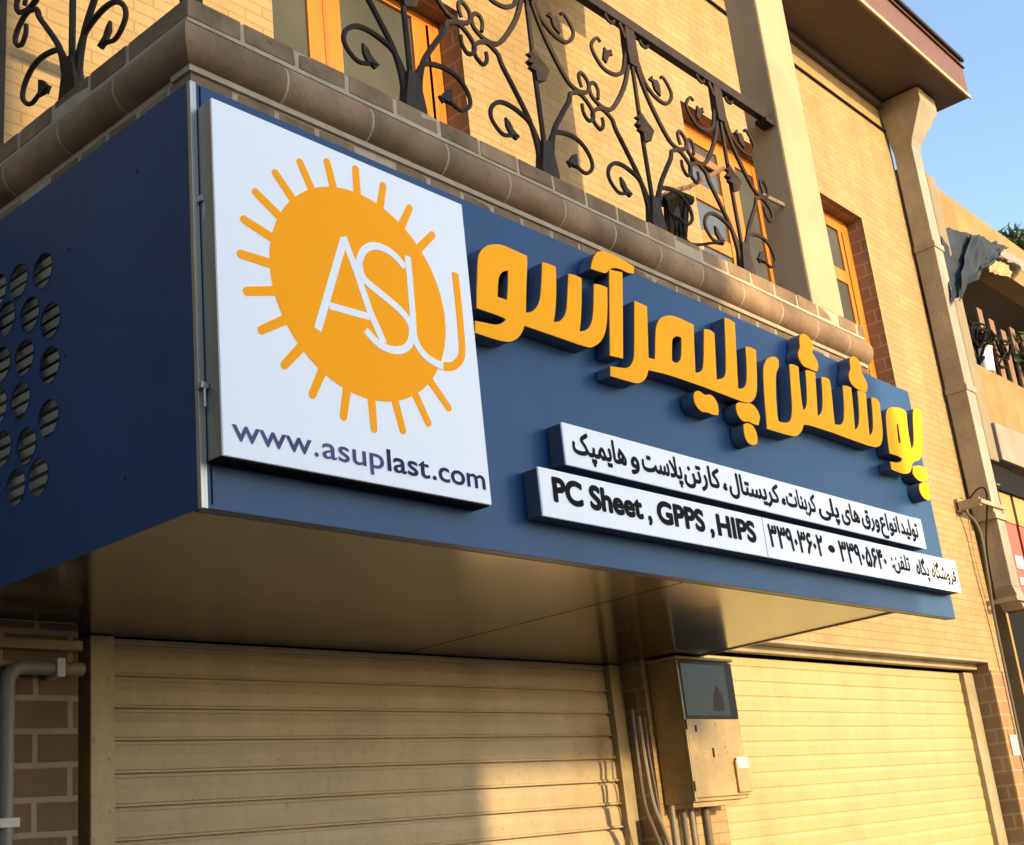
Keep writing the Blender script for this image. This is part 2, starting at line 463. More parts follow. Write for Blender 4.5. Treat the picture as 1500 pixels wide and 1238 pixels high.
# window behind the left end of the railing (tall balcony door)
YP = YW + .16
ax = lambda px, py: at(px, py, 1, YP).x
az = lambda px, py: at(px, py, 1, YP).z
f0, f1, f2, f3 = ax(455, 70), ax(505, 100), ax(607, 120), ax(664, 150)
wf = window(1.602, 2.998, G + 1.352, G + 3.748, YP, [((f0 + f1) / 2, f1 - f0), ((f2 + f3) / 2 - .06, (f3 - f2) * .44), ((f2 + f3) / 2 + .055, (f3 - f2) * .48)], [], fw=.05)
m = MB()
k = 0
while f1 + .01 + k * .05 < f2 - .03:
    x = f1 + .01 + k * .05
    m.box(x, x + .042, YP + .031, YP + .052, G + 1.46, G + 3.6, .008); k += 1
obj('curtain', m, M['curtain'], wf)
m = MB(); m.box((f0 + f1) / 2 - .012, (f0 + f1) / 2 + .012, YP - .001, YP + .0035, G + 1.46, G + 3.6); obj('weather_strip', m, M['woodred'], wf)
# window behind the right end of the railing
r1, r2, r3 = az(1010, 192), az(1060, 300), az(1040, 352)
wf = window(5.402, 6.678, G + 2.102, G + 4.128, YW + .15, [(6.22, .26)], [(r1, .17, 5.41, 6.67), (r2, .14, 5.41, 6.08), (r3, .12, 5.41, 6.08)], fw=.05)
m = MB(); m.box(5.47, 6.07, YW + .13, YW + .149, r2 + .25, r2 + .31, .004)
obj('transom', m, M['woodred'], wf)
# right-hand window beyond the column
wf = window(7.002, 8.248, G + 2.102, G + 4.078, YW + .15, [(7.62, .12), (8.08, .06)], [(G + 3.50, .12, 7.08, 8.05), (G + 2.95, .10, 7.08, 8.05)], fw=.12)

# column at the balcony corner
mb = MB(); mb.box(3.745, 4.085, .0, .19, G + 1.53, G + 4.56, .012)
col = obj('column', mb, M['cream'], bld)
mb = MB(); mb.box(-.05, 4.35, -.08, YW - .003, G + 4.562, G + 4.76, .01)
obj('balcony_roof', mb, M['concrete'], bld)

# eave and roof
EX = 9.85
mb = MB(); mb.box(XL - .4, EX, .86, YW + .3, G + 5.645, G + 5.66)
mb.box(XL - .4, EX, YW - .05, YW - .002, G + 5.56, G + 5.644)
obj('eave', mb, M['eave'], bld)
mb = MB(); mb.box(XL - .4, EX, .832, .858, G + 5.64, G + 6.05, .004); mb.box(EX + .002, EX + .026, .832, YW + .6, G + 5.645, G + 6.05, .004)
fo = obj('fascia', mb, M['fascia'], bld)
mb = MB(); mb.box(XL - .4, EX + .03, .815, .831, G + 5.625, G + 5.665, .003)
obj('drip_edge', mb, M['cream'], fo)
mb = MB()
mb.box(XL - .4, EX + .04, .80, .831, G + 6.052, G + 6.09, .004)
mb.box(XL - .4, EX + .04, .812, .831, G + 5.98, G + 5.995)
obj('gutter_edge', mb, M['iron'], fo)
mb = MB(); mb.add(((XL - .5, .83, G + 6.08), (EX + .05, .83, G + 6.08), (EX + .05, 5, G + 7.2), (XL - .5, 5, G + 7.2), (XL - .5, 9.3, G + 6.08), (EX + .05, 9.3, G + 6.08)),
                  ((0, 1, 2, 3), (3, 2, 5, 4)))
mb.add(((XL - .5, .83, G + 6.08), (XL - .5, 5, G + 7.2), (XL - .5, 9.3, G + 6.08), (EX + .05, .83, G + 6.08), (EX + .05, 5, G + 7.2), (EX + .05, 9.3, G + 6.08)), ((0, 1, 2), (5, 4, 3), (0, 2, 5, 3)))
obj('roof', mb, M['roof'], bld)

# groove cable under the eave
mb = MB(); mb.tube([(4.6, YW - .012, G + 5.34), (7, YW - .012, G + 5.31), (9.25, YW - .012, G + 5.33)], .012)
tag(obj('overhead_cable', mb, M['cable']), 'thin dark cable clipped along the brick wall under the eave', 'cable')

# ------------------------------------------------------------------ balcony
bal = thing('brick_balcony', 'brick balcony with rounded brown cornice above the blue sign', 'balcony', (2.2, .8, G + 1.0))
BX1 = 4.30
mb = MB(); mb.box(.10, BX1 - .01, .07, YW - .004, G + 1.06, G + 1.44)
obj('slab', mb, M['concrete'], bal)
XC = YC = .085
def nose_pts(o, z, t, side):
    return (t, YC - o, z) if side == 'front' else (XC - o, t, z)
def course(mb, z0, z1, face, length, gap, depth, bev, jitter, t1f, t1s):
    """a row of bricks round the balcony edge, outer face 'face' outward of the datum"""
    for side, t1 in (('front', t1f), ('side', t1s)):
        t = XC - face + (0 if side == 'front' else depth + gap)
        while t < t1:
            L = length * random.uniform(1 - jitter, 1 + jitter)
            e = min(t + L, t1)
            j = random.uniform(-.002, .002)
            dz = random.uniform(-.0015, .0015)
            if e - t > .03:
                n0 = len(mb.v)
                if side == 'front': mb.box(t, e, YC - face + j, YC - face + depth, z0 + dz, z1 + dz, bev)
                else: mb.box(XC - face + j, XC - face + depth, t, e, z0 + dz, z1 + dz, bev)
                for q_ in range(n0, len(mb.v)):
                    v = mb.v[q_]
                    mb.v[q_] = v + Vector((noise.noise(v * 23 + Vector((e, 0, 0))), noise.noise(v * 23 + Vector((9, e, 3))), noise.noise(v * 23 + Vector((4, 7, e))))) * .0035
            t = e + gap
    return mb
mb = course(MB(), G + 1.245, G + 1.296, .062, .150, .018, .10, .004, .06, BX1, YW - .01)
obj('brick_course', mb, M['course'], bal)
mb = course(MB(), G + 1.470, G + 1.535, .085, .195, .016, .30, .004, .03, BX1, YW - .01)
obj('coping_course', mb, M['course'], bal)
# rounded cornice, in blocks
mb = MB()
nz0, nr = G + 1.388, .073
prof = [(0.0, nz0 - nr)] + [(.05 + .066 * math.cos(a), nz0 + nr * math.sin(a)) for a in [R(x) for x in range(-85, 90, 17)]] + [(0.0, nz0 + nr)]
for side, tend in (('front', BX1 - .01), ('side', YW - .01)):
    t = None
    first = True
    pos = 0.0
    while pos < tend:
        e = min(pos + random.uniform(.30, .345), tend)
        vs = []
        for k, tt in enumerate((pos, e)):
            for o, z in prof:
                x = XC - o if (first and k == 0) else tt + XC * 0
                vs.append(nose_pts(o, z, x, side))
        n = len(prof)
        fs = [(i, i + 1, n + i + 1, n + i) for i in range(n - 1)] + [tuple(range(n)), tuple(range(2 * n - 1, n - 1, -1))]
        mb.add(vs, fs)
        first = False
        pos = e + .010
obj('cornice', mb, M['nose'], bal, smooth=True)
# mortar core behind the courses and between the cornice blocks
mb = MB()
mb.box(XC - .0605, BX1 - .014, YC - .0605, YC + .05, G + 1.225, G + 1.318)
mb.box(XC - .0605, XC + .05, YC + .052, YW - .012, G + 1.225, G + 1.318)
mb.box(XC - .0835, BX1 - .014, YC - .0835, YC + .26, G + 1.456, G + 1.531)
mb.box(XC - .0835, XC + .26, YC + .262, YW - .012, G + 1.456, G + 1.531)
prof2 = [(0.0, nz0 - nr + .003)] + [(.05 + .0650 * math.cos(a), nz0 + (nr - .0010) * math.sin(a)) for a in [R(x) for x in range(-85, 90, 17)]] + [(0.0, nz0 + nr - .003)]
for side, tend in (('front', BX1 - .016), ('side', YW - .014)):
    vs = []
    for k in (0, 1):
        for o, z in prof2:
            vs.append(nose_pts(o, z, XC - o if k == 0 else tend, side))
    n = len(prof2)
    mb.add(vs, [(i, i + 1, n + i + 1, n + i) for i in range(n - 1)] + [tuple(range(2 * n - 1, n - 1, -1))])
mb.box(XC - .072, BX1 - .014, YC - .072, YC + .02, G + 1.300, G + 1.322)
obj('mortar_bed', mb, M['mortar'], bal)

# ------------------------------------------------------------------ wrought iron railings
def c6(x, y): return (820 + x * .1857, 30 + y * .1858)
def c7(x, y): return (860 + x * .1778, 180 + y * .1777)
YR = .06
FX, FZ = 2.475, G + 1.535
def loc(q):                                # photo pixel -> railing plane, relative to the foot of the unit
    p = at(q[0], q[1], 1, YR)
    return Vector((p.x - FX, p.z - FZ))
LL = [c7(530, 800), c7(500, 640), c7(440, 450), c7(330, 220), c7(245, 50), c6(425, 785), c6(392, 740), c6(340, 692), c6(290, 700), c6(266, 740), c6(285, 805), c6(330, 855), c6(352, 822), c6(345, 765)]
LS = [c7(520, 640), c7(450, 480), c7(370, 395), c7(290, 340), c7(230, 330), c7(190, 370), c7(188, 440), c7(225, 515), c7(275, 572), c7(330, 578)]
UL = [c6(552, 250), c6(540, 400), c6(515, 520), c6(460, 640), c6(410, 698), c6(350, 685), c6(300, 640), c6(258, 585), c6(240, 520), c6(258, 488), c6(290, 500), c6(312, 555), c6(310, 615)]
US = [c6(525, 250), c6(510, 385), c6(470, 420), c6(420, 415), c6(350, 370), c6(290, 280), c6(258, 200), c6(275, 150), c6(305, 135), c6(328, 165)]
TC = [c6(575, 190), c6(600, 105), c6(632, 90), c6(672, 110), c6(700, 160), c6(695, 208), c6(660, 195), c6(635, 150)]
CS = [(0, .02), (.0, .25), (-.004, .48), (.0, .75), (.0, 1.05)]
LF1 = [c7(275, 425), c7(310, 465), c7(345, 530), c7(360, 560), c7(388, 590), c7(368, 622), c7(345, 585), c7(310, 580), c7(285, 500)]
LF2 = [c6(350, 200), c6(385, 225), c6(405, 225), c6(432, 275), c6(402, 268), c6(392, 310), c6(368, 348), c6(345, 300), c6(345, 240)]
CL = [c6(600, 730), c6(625, 732), c6(655, 748), c6(695, 810), c6(722, 885), c6(718, 955), c6(690, 962), c6(655, 962), c6(632, 900), c6(600, 870), c6(612, 850), c6(588, 825), c6(600, 800), c6(582, 770), c6(598, 760)]
def to_front(x0): return lambda x, z, d=0.0: Vector((x0 + x, YR + d, FZ + z))
def to_side(y0): return lambda x, z, d=0.0: Vector((YR + d, y0 + x, FZ + z))
def ironwork(rail, fn, cache):
    for nm, pts, sgns in (('scroll', LL, (1, -1)), ('scroll', LS, (1, -1)), ('scroll', UL, (1, -1)), ('scroll', US, (1, -1)), ('scroll', TC, (1, -1))):
        P = [loc(q) for q in pts]
        for s in sgns:
            sg = -s if pts is TC else s
            rr = .0108 if pts in (LL, UL) else .0100
            line = [fn(sg * p.x if pts is not TC else s * p.x, p.y, 0.006 * s) for p in smooth_line(P, 4)]
            m = MB(); m.tube(line, rr, 6, taper=lambda t: 1.15 - .35 * t)
            obj(nm, m, M['iron'], rail, smooth=True)
    m = MB(); m.tube([fn(x, z) for x, z in CS], .0115, 6); obj('stem', m, M['iron'], rail, smooth=True)
    for pts in (LF1, LF2):
        P = [loc(q) for q in pts]
        cen = sum(P, Vector((0, 0))) / len(P)
        P = [tuple(cen + (p - cen) * .86) for p in P]
        for s in (1, -1):
            m = MB(); m.prism([[(s * u, v) for u, v in P]], lambda u, v, d: fn(u, v, d + .012 * abs(math.sin(u * 60))), -.006, .006)
            obj('leaf', m, M['iron'], rail)
    m = MB(); m.prism([[tuple(loc(q)) for q in CL]], lambda u, v, d: fn(u - .002, v, d + .018 * math.sin(u * 50)), -.008, .008)
    obj('leaf', m, M['iron'], rail)
    m = MB(); m.prism([[(-.048, 0), (.048, 0), (.052, .05), (.038, .12), (.024, .19), (-.024, .19), (-.038, .12), (-.052, .05)]], lambda u, v, d: fn(u, v, d), -.020, .020)
    obj('foot', m, M['iron'], rail)
    m = MB(); m.prism([[(-.036, .86), (.036, .86), (.040, .93), (.034, 1.06), (-.034, 1.06), (-.040, .93)]], lambda u, v, d: fn(u, v, d), -.017, .017)
    obj('collar', m, M['iron'], rail)
PITCH = .742
front = thing('iron_railing', 'dark wrought iron railing of scrolls and leaves along the balcony front', 'railing', (2.0, YR, FZ), 'balcony railings')
for k in range(-2, 2):
    ironwork(front, to_front(FX + k * PITCH), None)
mb = MB(); mb.box(.03, 3.743, YR - .020, YR + .020, FZ + 1.06, FZ + 1.115, .004); mb.box(3.66, 3.744, YR - .035, YR + .035, FZ + 1.03, FZ + 1.058, .003)
obj('top_rail', mb, M['iron'], front)
mb = MB(); mb.tube([(3.52, YR, FZ + .56), (3.74, YR, FZ + .575)], .012, 6)
obj('wall_tie', mb, M['guide'], front)
side = thing('iron_railing', 'dark wrought iron railing returning along the left side of the balcony', 'railing', (YR, .8, FZ), 'balcony railings')
for k in range(0, 1):
    ironwork(side, to_side(.72), None)
mb = MB(); mb.box(YR - .020, YR + .020, .09, YW - .004, FZ + 1.06, FZ + 1.115, .004)
obj('top_rail', mb, M['iron'], side)
mb = MB(); mb.box(YR - .02, YR + .02, 1.20, 1.24, FZ, FZ + 1.058, .003)
obj('post', mb, M['iron'], side)
mb = MB(); mb.box(.035, .085, .035, .085, FZ, FZ + 1.058, .003)
obj('post', mb, M['iron'], front)

# broom and pole kept on the balcony behind the railing
br = thing('broom', 'worn black broom leaning bristles up behind the iron railing', 'broom', (2.95, .30, FZ))
P = lambda x, y, Y=.34: at(*c7(x, y), 1, Y)
mb = MB(); mb.tube([P(560, 640), P(700, 560), P(840, 530), P(1125, 375)], .013, 6)
obj('handle', mb, M['slat'], br)
mb = MB()
for k in range(26):
    u = k / 25
    a = P(640 + 190 * u, 640 - 20 * u, .30 + .05 * random.random()); b = P(665 + 150 * u + random.uniform(-15, 15), 960 + 90 * u * u + random.uniform(-40, 30), .28 + .1 * random.random())
    mb.tube([a, a.lerp(b, .5) + Vector((random.uniform(-.01, .01), 0, 0)), b], .009, 5)
obj('bristles', mb, M['cable'], br)
mb = MB(); mb.tube([P(620, 650), P(720, 590), P(850, 640)], .028, 8); obj('head', mb, M['cable'], br, smooth=True)
mb = MB(); mb.tube(smooth_line([P(790, 880), P(830, 980), P(920, 1005), P(1040, 990), P(1120, 1000)], 5), .008, 6)
tag(obj('clothes_line', mb, M['cable']), 'black cord looping on the balcony floor beside the broom', 'cord')

# ------------------------------------------------------------------ blue fascia sign box
LP = 4.715
box = thing('fascia_sign_box', 'dark blue panelled shop sign box projecting over the shutters', 'sign box', (2.3, .4, G))
mb = MB(); mb.box(.014, LP, 0.0, .030, G - .012, G + 1.25, .002)
obj('front_panel', mb, M['blue'], box)
mb = MB(); mb.box(.0, .0125, -.004, .012, G - .013, G + 1.25, .001)
mb.box(.0126, .020, -.004, -.0005, G - .013, G + 1.25)
obj('corner_trim', mb, M['trim'], box)
mb = MB(); mb.box(.034, .038, -.002, -.0002, G + .0, G + 1.245); obj('panel_seam', mb, M['black'], box)
holes = [(.787, .955), (.938, .975), (.862, .832), (.739, .768), (.891, .696), (.741, .621), (.912, .559), (.745, .451), (.870, .400), (.800, .279), (.931, .281),
         (1.01, .87), (1.035, .72), (1.05, .58), (1.02, .43), (1.07, .99), (1.08, .30), (1.18, .93), (1.17, .78), (1.19, .63), (1.17, .49), (1.20, .35)]
def circ(c, r, n=28): return [(c[0] + r * math.cos(2 * math.pi * k / n), c[1] + r * math.sin(2 * math.pi * k / n)) for k in range(n)]
mb = MB(); mb.prism([[(.014, -.012), (YW - .022, -.012), (YW - .022, 1.25), (.014, 1.25)]] + [circ(h, .062)[::-1] for h in holes], lambda u, v, d: Vector((d, u, G + v)), .001, .006)
obj('side_panel', mb, M['blue'], box, recalc=False)
mb = MB()
for h in holes:
    n = 28
    a, b = circ(h, .0622), circ(h, .0595)
    vs = [Vector((x, u, G + v)) for x in (-.0005, .0065) for L in (a, b) for u, v in L]
    fs = []
    for k in range(n):
        k2 = (k + 1) % n
        fs += [(k, k2, n + k2, n + k), (n + k, n + k2, 3 * n + k2, 3 * n + k), (2 * n + k, 2 * n + k2, 3 * n + k2, 3 * n + k)]
    mb.add(vs, fs)
obj('hole_rim', mb, M['blue'], box)
mb = MB()
mb.prism([[(.008, .032), (2.302, .032), (2.327, YS + .04), (.552, YS + .04), (.552, YW - .022), (.008, YW - .022)]], lambda u, v, d: Vector((u, v, d)), G, G + .004)
obj('soffit_panel', mb, M['soffit'], box)
mb = MB()
mb.prism([[(2.314, .032), (4.115, .032), (4.265, YW - .004), (3.976, YW - .004), (3.976, YS + .04), (2.339, YS + .04)]], lambda u, v, d: Vector((u, v, d)), G, G + .004)
obj('soffit_panel', mb, M['soffit'], box)
mb = MB(); mb.prism([[(2.295, .032), (2.321, .032), (2.346, YS + .03), (2.320, YS + .03)]], lambda u, v, d: Vector((u, v, d)), G + .006, G + .010)
obj('seam_backing', mb, M['black'], box)
mb = MB(); mb.prism([[(4.118, .034), (4.135, .034), (4.285, YW - .006), (4.268, YW - .006)]], lambda u, v, d: Vector((u, v, d)), G - .006, G + .05)
obj('soffit_edge', mb, M['trim'], box)
mb = MB()
mb.box(.02, LP - .005, .031, .05, G - .010, G + .02)
obj('bottom_channel', mb, M['dark_casing'], box)
for q_ in ((100, 366), (94.6, 521), (182, 700), (200, 250)):
    p = at(q_[0], q_[1], 0, 0.0)
    mb = MB(); mb.tube([(-.003, p.y, p.z), (.0008, p.y, p.z)], .006, 10)
    obj('screw', mb, M['dark_casing'], box)
# louvre behind the vent holes
mb = MB()
for k in range(30):
    z = G + .12 + k * .038
    mb.add(((.034, .55, z), (.034, 1.40, z), (.018, 1.40, z + .013), (.018, .55, z + .013)), ((0, 1, 2, 3),))
    mb.add(((.037, .55, z + .003), (.037, 1.40, z + .003), (.021, 1.40, z + .016), (.021, .55, z + .016)), ((3, 2, 1, 0),))
M['louvre'] = plain('louvre_metal', (.85, .83, .76), .5, var=.25, scale=5)
obj('louvre', mb, M['louvre'], box)
for z in (.86, .345):
    p = at(294, 292 if z > .5 else 565, 1, -.01)
    mb = MB()
    mb.box(p.x - .006, p.x + .018, -.022, -.001, p.z - .009, p.z + .009, .002)
    mb.tube([(p.x + .006, -.018, p.z + .004), (p.x + .006, -.018, p.z - .06)], .004, 6)
    obj('clip', mb, M['trim'], box)

# ------------------------------------------------------------------ lettering helpers
FORMS = {}
for cp in list(range(0xFB50, 0xFE00)) + list(range(0xFE70, 0xFEFD)):
    d = unicodedata.decomposition(chr(cp))
    if d.startswith('<') and d[1:5] in ('isol', 'init', 'medi', 'fina'):
        kind, rest = d[1:5], d[d.index('>') + 1:].split()
        FORMS.setdefault((''.join(chr(int(x, 16)) for x in rest), kind), chr(cp))
def shape(word):
    """Persian word -> presentation forms in left-to-right drawing order"""
    toks, i = [], 0
    while i < len(word):
        if word[i:i + 2] == '\u0644\u0627': toks.append(word[i:i + 2]); i += 2
        else: toks.append(word[i]); i += 1
    joins_next = lambda t: (t, 'init') in FORMS
    joins_prev = lambda t: (t, 'fina') in FORMS
    out = []
    for k, t in enumerate(toks):
        p = k > 0 and joins_next(toks[k - 1]) and joins_prev(t)
        n = k + 1 < len(toks) and joins_next(t) and joins_prev(toks[k + 1])
        f = 'medi' if p and n else 'fina' if p else 'init' if n else 'isol'
        out.append(FORMS.get((t, f), FORMS.get((t, 'isol'), t)))
    return ''.join(reversed(out))
def text_outline(body):
    """closed outlines of a text at 1 m per em, from the font's own curves"""
    c = bpy.data.curves.new('lettering', 'FONT')
    c.body = body; c.size = 1.0; c.fill_mode = 'NONE'
    o = bpy.data.objects.new('lettering', c)
    COL.objects.link(o)
    bpy.context.view_layer.update()
    dg = bpy.context.evaluated_depsgraph_get()
    cu = o.to_curve(dg)
    loops = []
    for sp in cu.splines:
        P = []
        if sp.type == 'BEZIER':
            b = sp.bezier_points
            n = len(b)
            for k in range(n):
                a0, a1 = b[k], b[(k + 1) % n]
                p0, p1, p2, p3 = a0.co, a0.handle_right, a1.handle_left, a1.co
                st = 1 if (p1 - p0).cross(p3 - p0).length < 1e-7 and (p2 - p3).cross(p3 - p0).length < 1e-7 else 7
                for q in range(st):
                    t = q / st
                    P.append(p0 * (1 - t) ** 3 + p1 * 3 * t * (1 - t) ** 2 + p2 * 3 * t * t * (1 - t) + p3 * t ** 3)
        else:
            P = [Vector(p.co[:3]) for p in sp.points]
        if len(P) > 2: loops.append([(p.x, p.y) for p in P])
    o.to_curve_clear()
    COL.objects.unlink(o); bpy.data.objects.remove(o); bpy.data.curves.remove(c)
    return loops
def row_spans(edges, y):
    """inside intervals of a row by the non-zero winding rule"""
    cr = []
    for (x0, y0), (x1, y1) in edges:
        if (y0 <= y) != (y1 <= y):
            cr.append((x0 + (y - y0) * (x1 - x0) / (y1 - y0), 1 if y1 > y0 else -1))
    cr.sort()
    out, wn, st = [], 0, None
    for x, d in cr:
        if wn == 0: st = x
        wn += d
        if wn == 0: out.append((st, x))
    return out
def lay_text(mb, body, x0, x1, zb, em, y, weight=0.0, thick=.0012, rows=110):
    """flat vinyl text between x0 and x1 on the plane y, baseline zb, em metres per em; weight in em makes it bolder"""
    loops = text_outline(body)
    if not loops: return
    xs = [p[0] for L in loops for p in L]; ys = [p[1] for L in loops for p in L]
    mnx, mxx, mny, mxy = min(xs) - weight, max(xs) + weight, min(ys) - weight, max(ys) + weight
    sx = (x1 - x0) / (mxx - mnx)
    edges = [e for L in loops for e in zip(L, L[1:] + L[:1])]
    n = max(24, int(rows * (mxy - mny)))
    h = (mxy - mny) / n
    for k in range(n):
        yc = mny + (k + .5) * h
        sp = []
        for dy, f in ((0, 1.0), (-.6, .8), (.6, .8), (-1, 0.25), (1, .25)):
            if dy and not weight: continue
            w = weight * f
            sp += [(a - w, b + w) for a, b in row_spans(edges, yc + dy * weight)]
        sp.sort()
        mer = []
        for a, b in sp:
            if mer and a <= mer[-1][1] + 1e-5: mer[-1][1] = max(mer[-1][1], b)
            else: mer.append([a, b])
        za, zc = zb + (yc - h / 2) * em, zb + (yc + h / 2) * em
        for a, b in mer:
            xa, xb = x0 + (a - mnx) * sx, x0 + (b - mnx) * sx
            mb.add([(xa, y - thick, za), (xb, y - thick, za), (xb, y - thick, zc), (xa, y - thick, zc)], [(0, 1, 2, 3)])

# ------------------------------------------------------------------ logo light box
TB = .07
logo = thing('logo_sign', 'square white sign with orange sun emblem on the blue box', 'sign', (.53, -.035, G + .11))
lx0, lx1, lz0, lz1 = .022, 1.046, G + .112, G + 1.167
mb = MB(); mb.box(lx0 + .002, lx1 - .002, -TB + .006, -.003, lz0 + .002, lz1 - .002, .002)
obj('casing', mb, M['casing'], logo)
mb = MB(); mb.box(lx0 + .004, lx1 - .004, -TB + .007, -.004, lz0 - .004, lz0 + .0015)  # black sheet put in for the shade under the casing
obj('underside_shade', mb, M['black'], logo)
mb = MB(); mb.box(lx0, lx1, -TB - .002, -TB + .0055, lz0, lz1, .0015)
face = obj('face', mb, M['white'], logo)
ecx, ecz = .5545, G + .7065
YF = -TB - .0024
tips = [(437.6, 234.5), (401, 250.5), (371.4, 279), (354, 319.6), (349, 371), (478, 234), (520.7, 244.7), (358, 426.8), (380, 484.6), (414.3, 537), (456, 581),
        (502.4, 614), (548, 632), (591, 634), (629, 623), (659, 600), (561.8, 269.4), (601, 302.8), (635, 342.8)]
lay = lambda y: (lambda u, v, d: Vector((u, y - d, v)))
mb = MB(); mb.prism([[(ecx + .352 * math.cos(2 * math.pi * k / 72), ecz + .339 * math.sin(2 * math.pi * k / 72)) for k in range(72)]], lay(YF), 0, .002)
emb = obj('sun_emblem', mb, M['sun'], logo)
for q in tips:
    p = at(q[0], q[1], 1, YF)
    T = Vector((p.x, p.z)); C = Vector((ecx, ecz)); u = (T - C).normalized(); v = Vector((-u.y, u.x)) * .0125
    a = C + Vector((u.x * .345, u.y * .333))
    L = [tuple(a - v * 1.15), tuple(T - v - u * .008)] + [tuple(T - u * .008 + Vector((math.cos(g) * u.x - math.sin(g) * u.y, math.sin(g) * u.x + math.cos(g) * u.y)) * .0125) for g in [R(x) for x in range(-75, 76, 25)]] + [tuple(T + v - u * .008), tuple(a + v * 1.15)]
    m = MB(); m.prism([L], lay(YF), 0, .0021)
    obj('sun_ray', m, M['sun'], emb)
def stroke(mb, pts, wd, y, thick, smooth=True, zoff=0.0):
    P = [Vector((at(q[0], q[1], 1, y).x, at(q[0], q[1], 1, y).z)) for q in pts]
    if smooth: P = smooth_line(P, 5)
    L, Rr = [], []
    for i, p in enumerate(P):
        t = (P[min(i + 1, len(P) - 1)] - P[max(i - 1, 0)]).normalized()
        n = Vector((-t.y, t.x)) * wd / 2
        L.append(p + n); Rr.append(p - n)
    n = len(P)
    vs = [(p.x, y - thick, p.y) for p in L + Rr] + [(p.x, y, p.y) for p in L + Rr]
    fs = []
    for i in range(n - 1):
        fs += [(i, i + 1, n + i + 1, n + i), (i, 2 * n + i, 2 * n + i + 1, i + 1), (n + i, n + i + 1, 3 * n + i + 1, 3 * n + i)]
    fs += [(0, n, 3 * n, 2 * n), (n - 1, 3 * n - 1, 4 * n - 1, 2 * n - 1)]
    mb.add(vs, fs)
YA = YF - .0021
Sg = [(593, 391.5), (575.6, 372.6), (558, 362.4), (543.6, 361), (532, 368), (526, 382.8), (526, 388), (531, 406), (543.6, 419), (565.4, 436.7), (587, 455.6), (600, 473), (603, 487.6), (600, 503.5), (590, 512), (575.6, 513), (558, 506.5), (545, 494.8), (535.6, 484)]
Ug = [(596.7, 375.5), (600, 409), (604.7, 467), (606.8, 493), (616, 513.7), (631, 528), (649, 537)]
Uo = [(649, 537), (664, 536), (674.4, 525), (676.6, 508), (673, 461), (666.4, 400)]
mb = MB()
stroke(mb, [(465.5, 483), (504, 350)], .027, YA, .0010, False)
stroke(mb, [(503, 347), (521.8, 397), (542, 457), (562.5, 503)], .026, YA, .0013, False)
stroke(mb, [(482.6, 448), (540.7, 464.3)], .023, YA, .0016, False)
obj('letter_a', mb, M['white'], emb).name = 'letter'
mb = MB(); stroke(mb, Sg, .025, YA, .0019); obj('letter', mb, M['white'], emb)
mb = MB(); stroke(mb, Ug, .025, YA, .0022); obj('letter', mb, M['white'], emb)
mb = MB(); stroke(mb, Uo, .028, YF, .0026); obj('letter_stroke', mb, M['sun'], emb)
# pale keyline inside the orange hook
M['faded'] = plain('faded_navy_vinyl', (.10, .10, .24), .6, var=.35, scale=14, spec=.15)
wx = lambda px, py: at(px, py, 1, YF).x
mb = MB()
for body, a, b in (('www', (340, 632), (457, 660)), ('.', (461, 670), (467, 671)), ('asup', (472, 660), (563, 685))):
    lay_text(mb, body, wx(*a), wx(*b), G + .158, .094, YF, weight=.008)
obj('web_address', mb, M['faded'], logo, recalc=False)
mb = MB()
for body, a, b in (('last', (567, 675), (630, 698)), ('.', (634, 703), (640, 704)), ('com', (643, 700), (711, 710))):
    lay_text(mb, body, wx(*a), wx(*b), G + .158, .094, YF, weight=.014)
obj('web_address', mb, M['navy'], logo, recalc=False)

# ------------------------------------------------------------------ information strips
def strip(x0, x1, z0, z1, label):
    t = thing('info_sign', label, 'sign', ((x0 + x1) / 2, -.035, z0), 'white information strips')
    m = MB(); m.box(x0 + .002, x1 - .002, -TB + .006, -.003, z0 + .002, z1 - .002, .002); obj('casing', m, M['dark_casing'], t)
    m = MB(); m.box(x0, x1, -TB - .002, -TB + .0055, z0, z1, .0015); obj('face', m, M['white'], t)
    return t
pt = lambda q: at(q[0], q[1], 1, -TB - .002)
up = strip(pt((822, 613)).x, pt((1352, 778)).x, G + .308, G + .462, 'upper white strip sign with one line of black Persian text')
lo = strip(pt((790, 700)).x, pt((1404, 845)).x, G + .108, G + .277, 'lower white strip sign reading PC Sheet, GPPS, HIPS and phone numbers')
YT = -TB - .0022
words = [('هایمپک', 840, 917, 668), ('و', 923, 936, 676), ('پلاست', 941, 998, 686), ('کارتن', 1002, 1054, 700), ('،', 1058, 1064, 706), ('کریستال', 1068, 1139, 714), ('،', 1143, 1149, 724),
         ('کربنات', 1151, 1193, 730), ('پلی', 1198, 1227, 742), ('های', 1231, 1257, 748), ('ورق', 1261, 1286, 757), ('انواع', 1288, 1315, 763), ('تولید', 1318, 1343, 770)]
zu = G + .360
mb = MB()
for wd, a, b, yy in words:
    lay_text(mb, shape(wd), pt((a, yy)).x, pt((b, yy)).x, zu, .112, YT, weight=.034)
obj('persian_text', mb, M['black'], up, recalc=False)
zl = G + .160
mb = MB()
lay_text(mb, 'PC Sheet', pt((809, 715)).x, pt((942, 750)).x, zl + .008, .116, YT, weight=.046)
lay_text(mb, ',', pt((949, 757)).x, pt((955, 757)).x, zl + .004, .116, YT, weight=.046)
lay_text(mb, 'GPPS', pt((962, 750)).x, pt((1032, 765)).x, zl + .006, .116, YT, weight=.046)
lay_text(mb, ',', pt((1040, 775)).x, pt((1046, 775)).x, zl + .002, .116, YT, weight=.046)
lay_text(mb, 'HIPS', pt((1050, 770)).x, pt((1107, 782)).x, zl + .004, .116, YT, weight=.046)
obj('latin_text', mb, M['black'], lo, recalc=False)
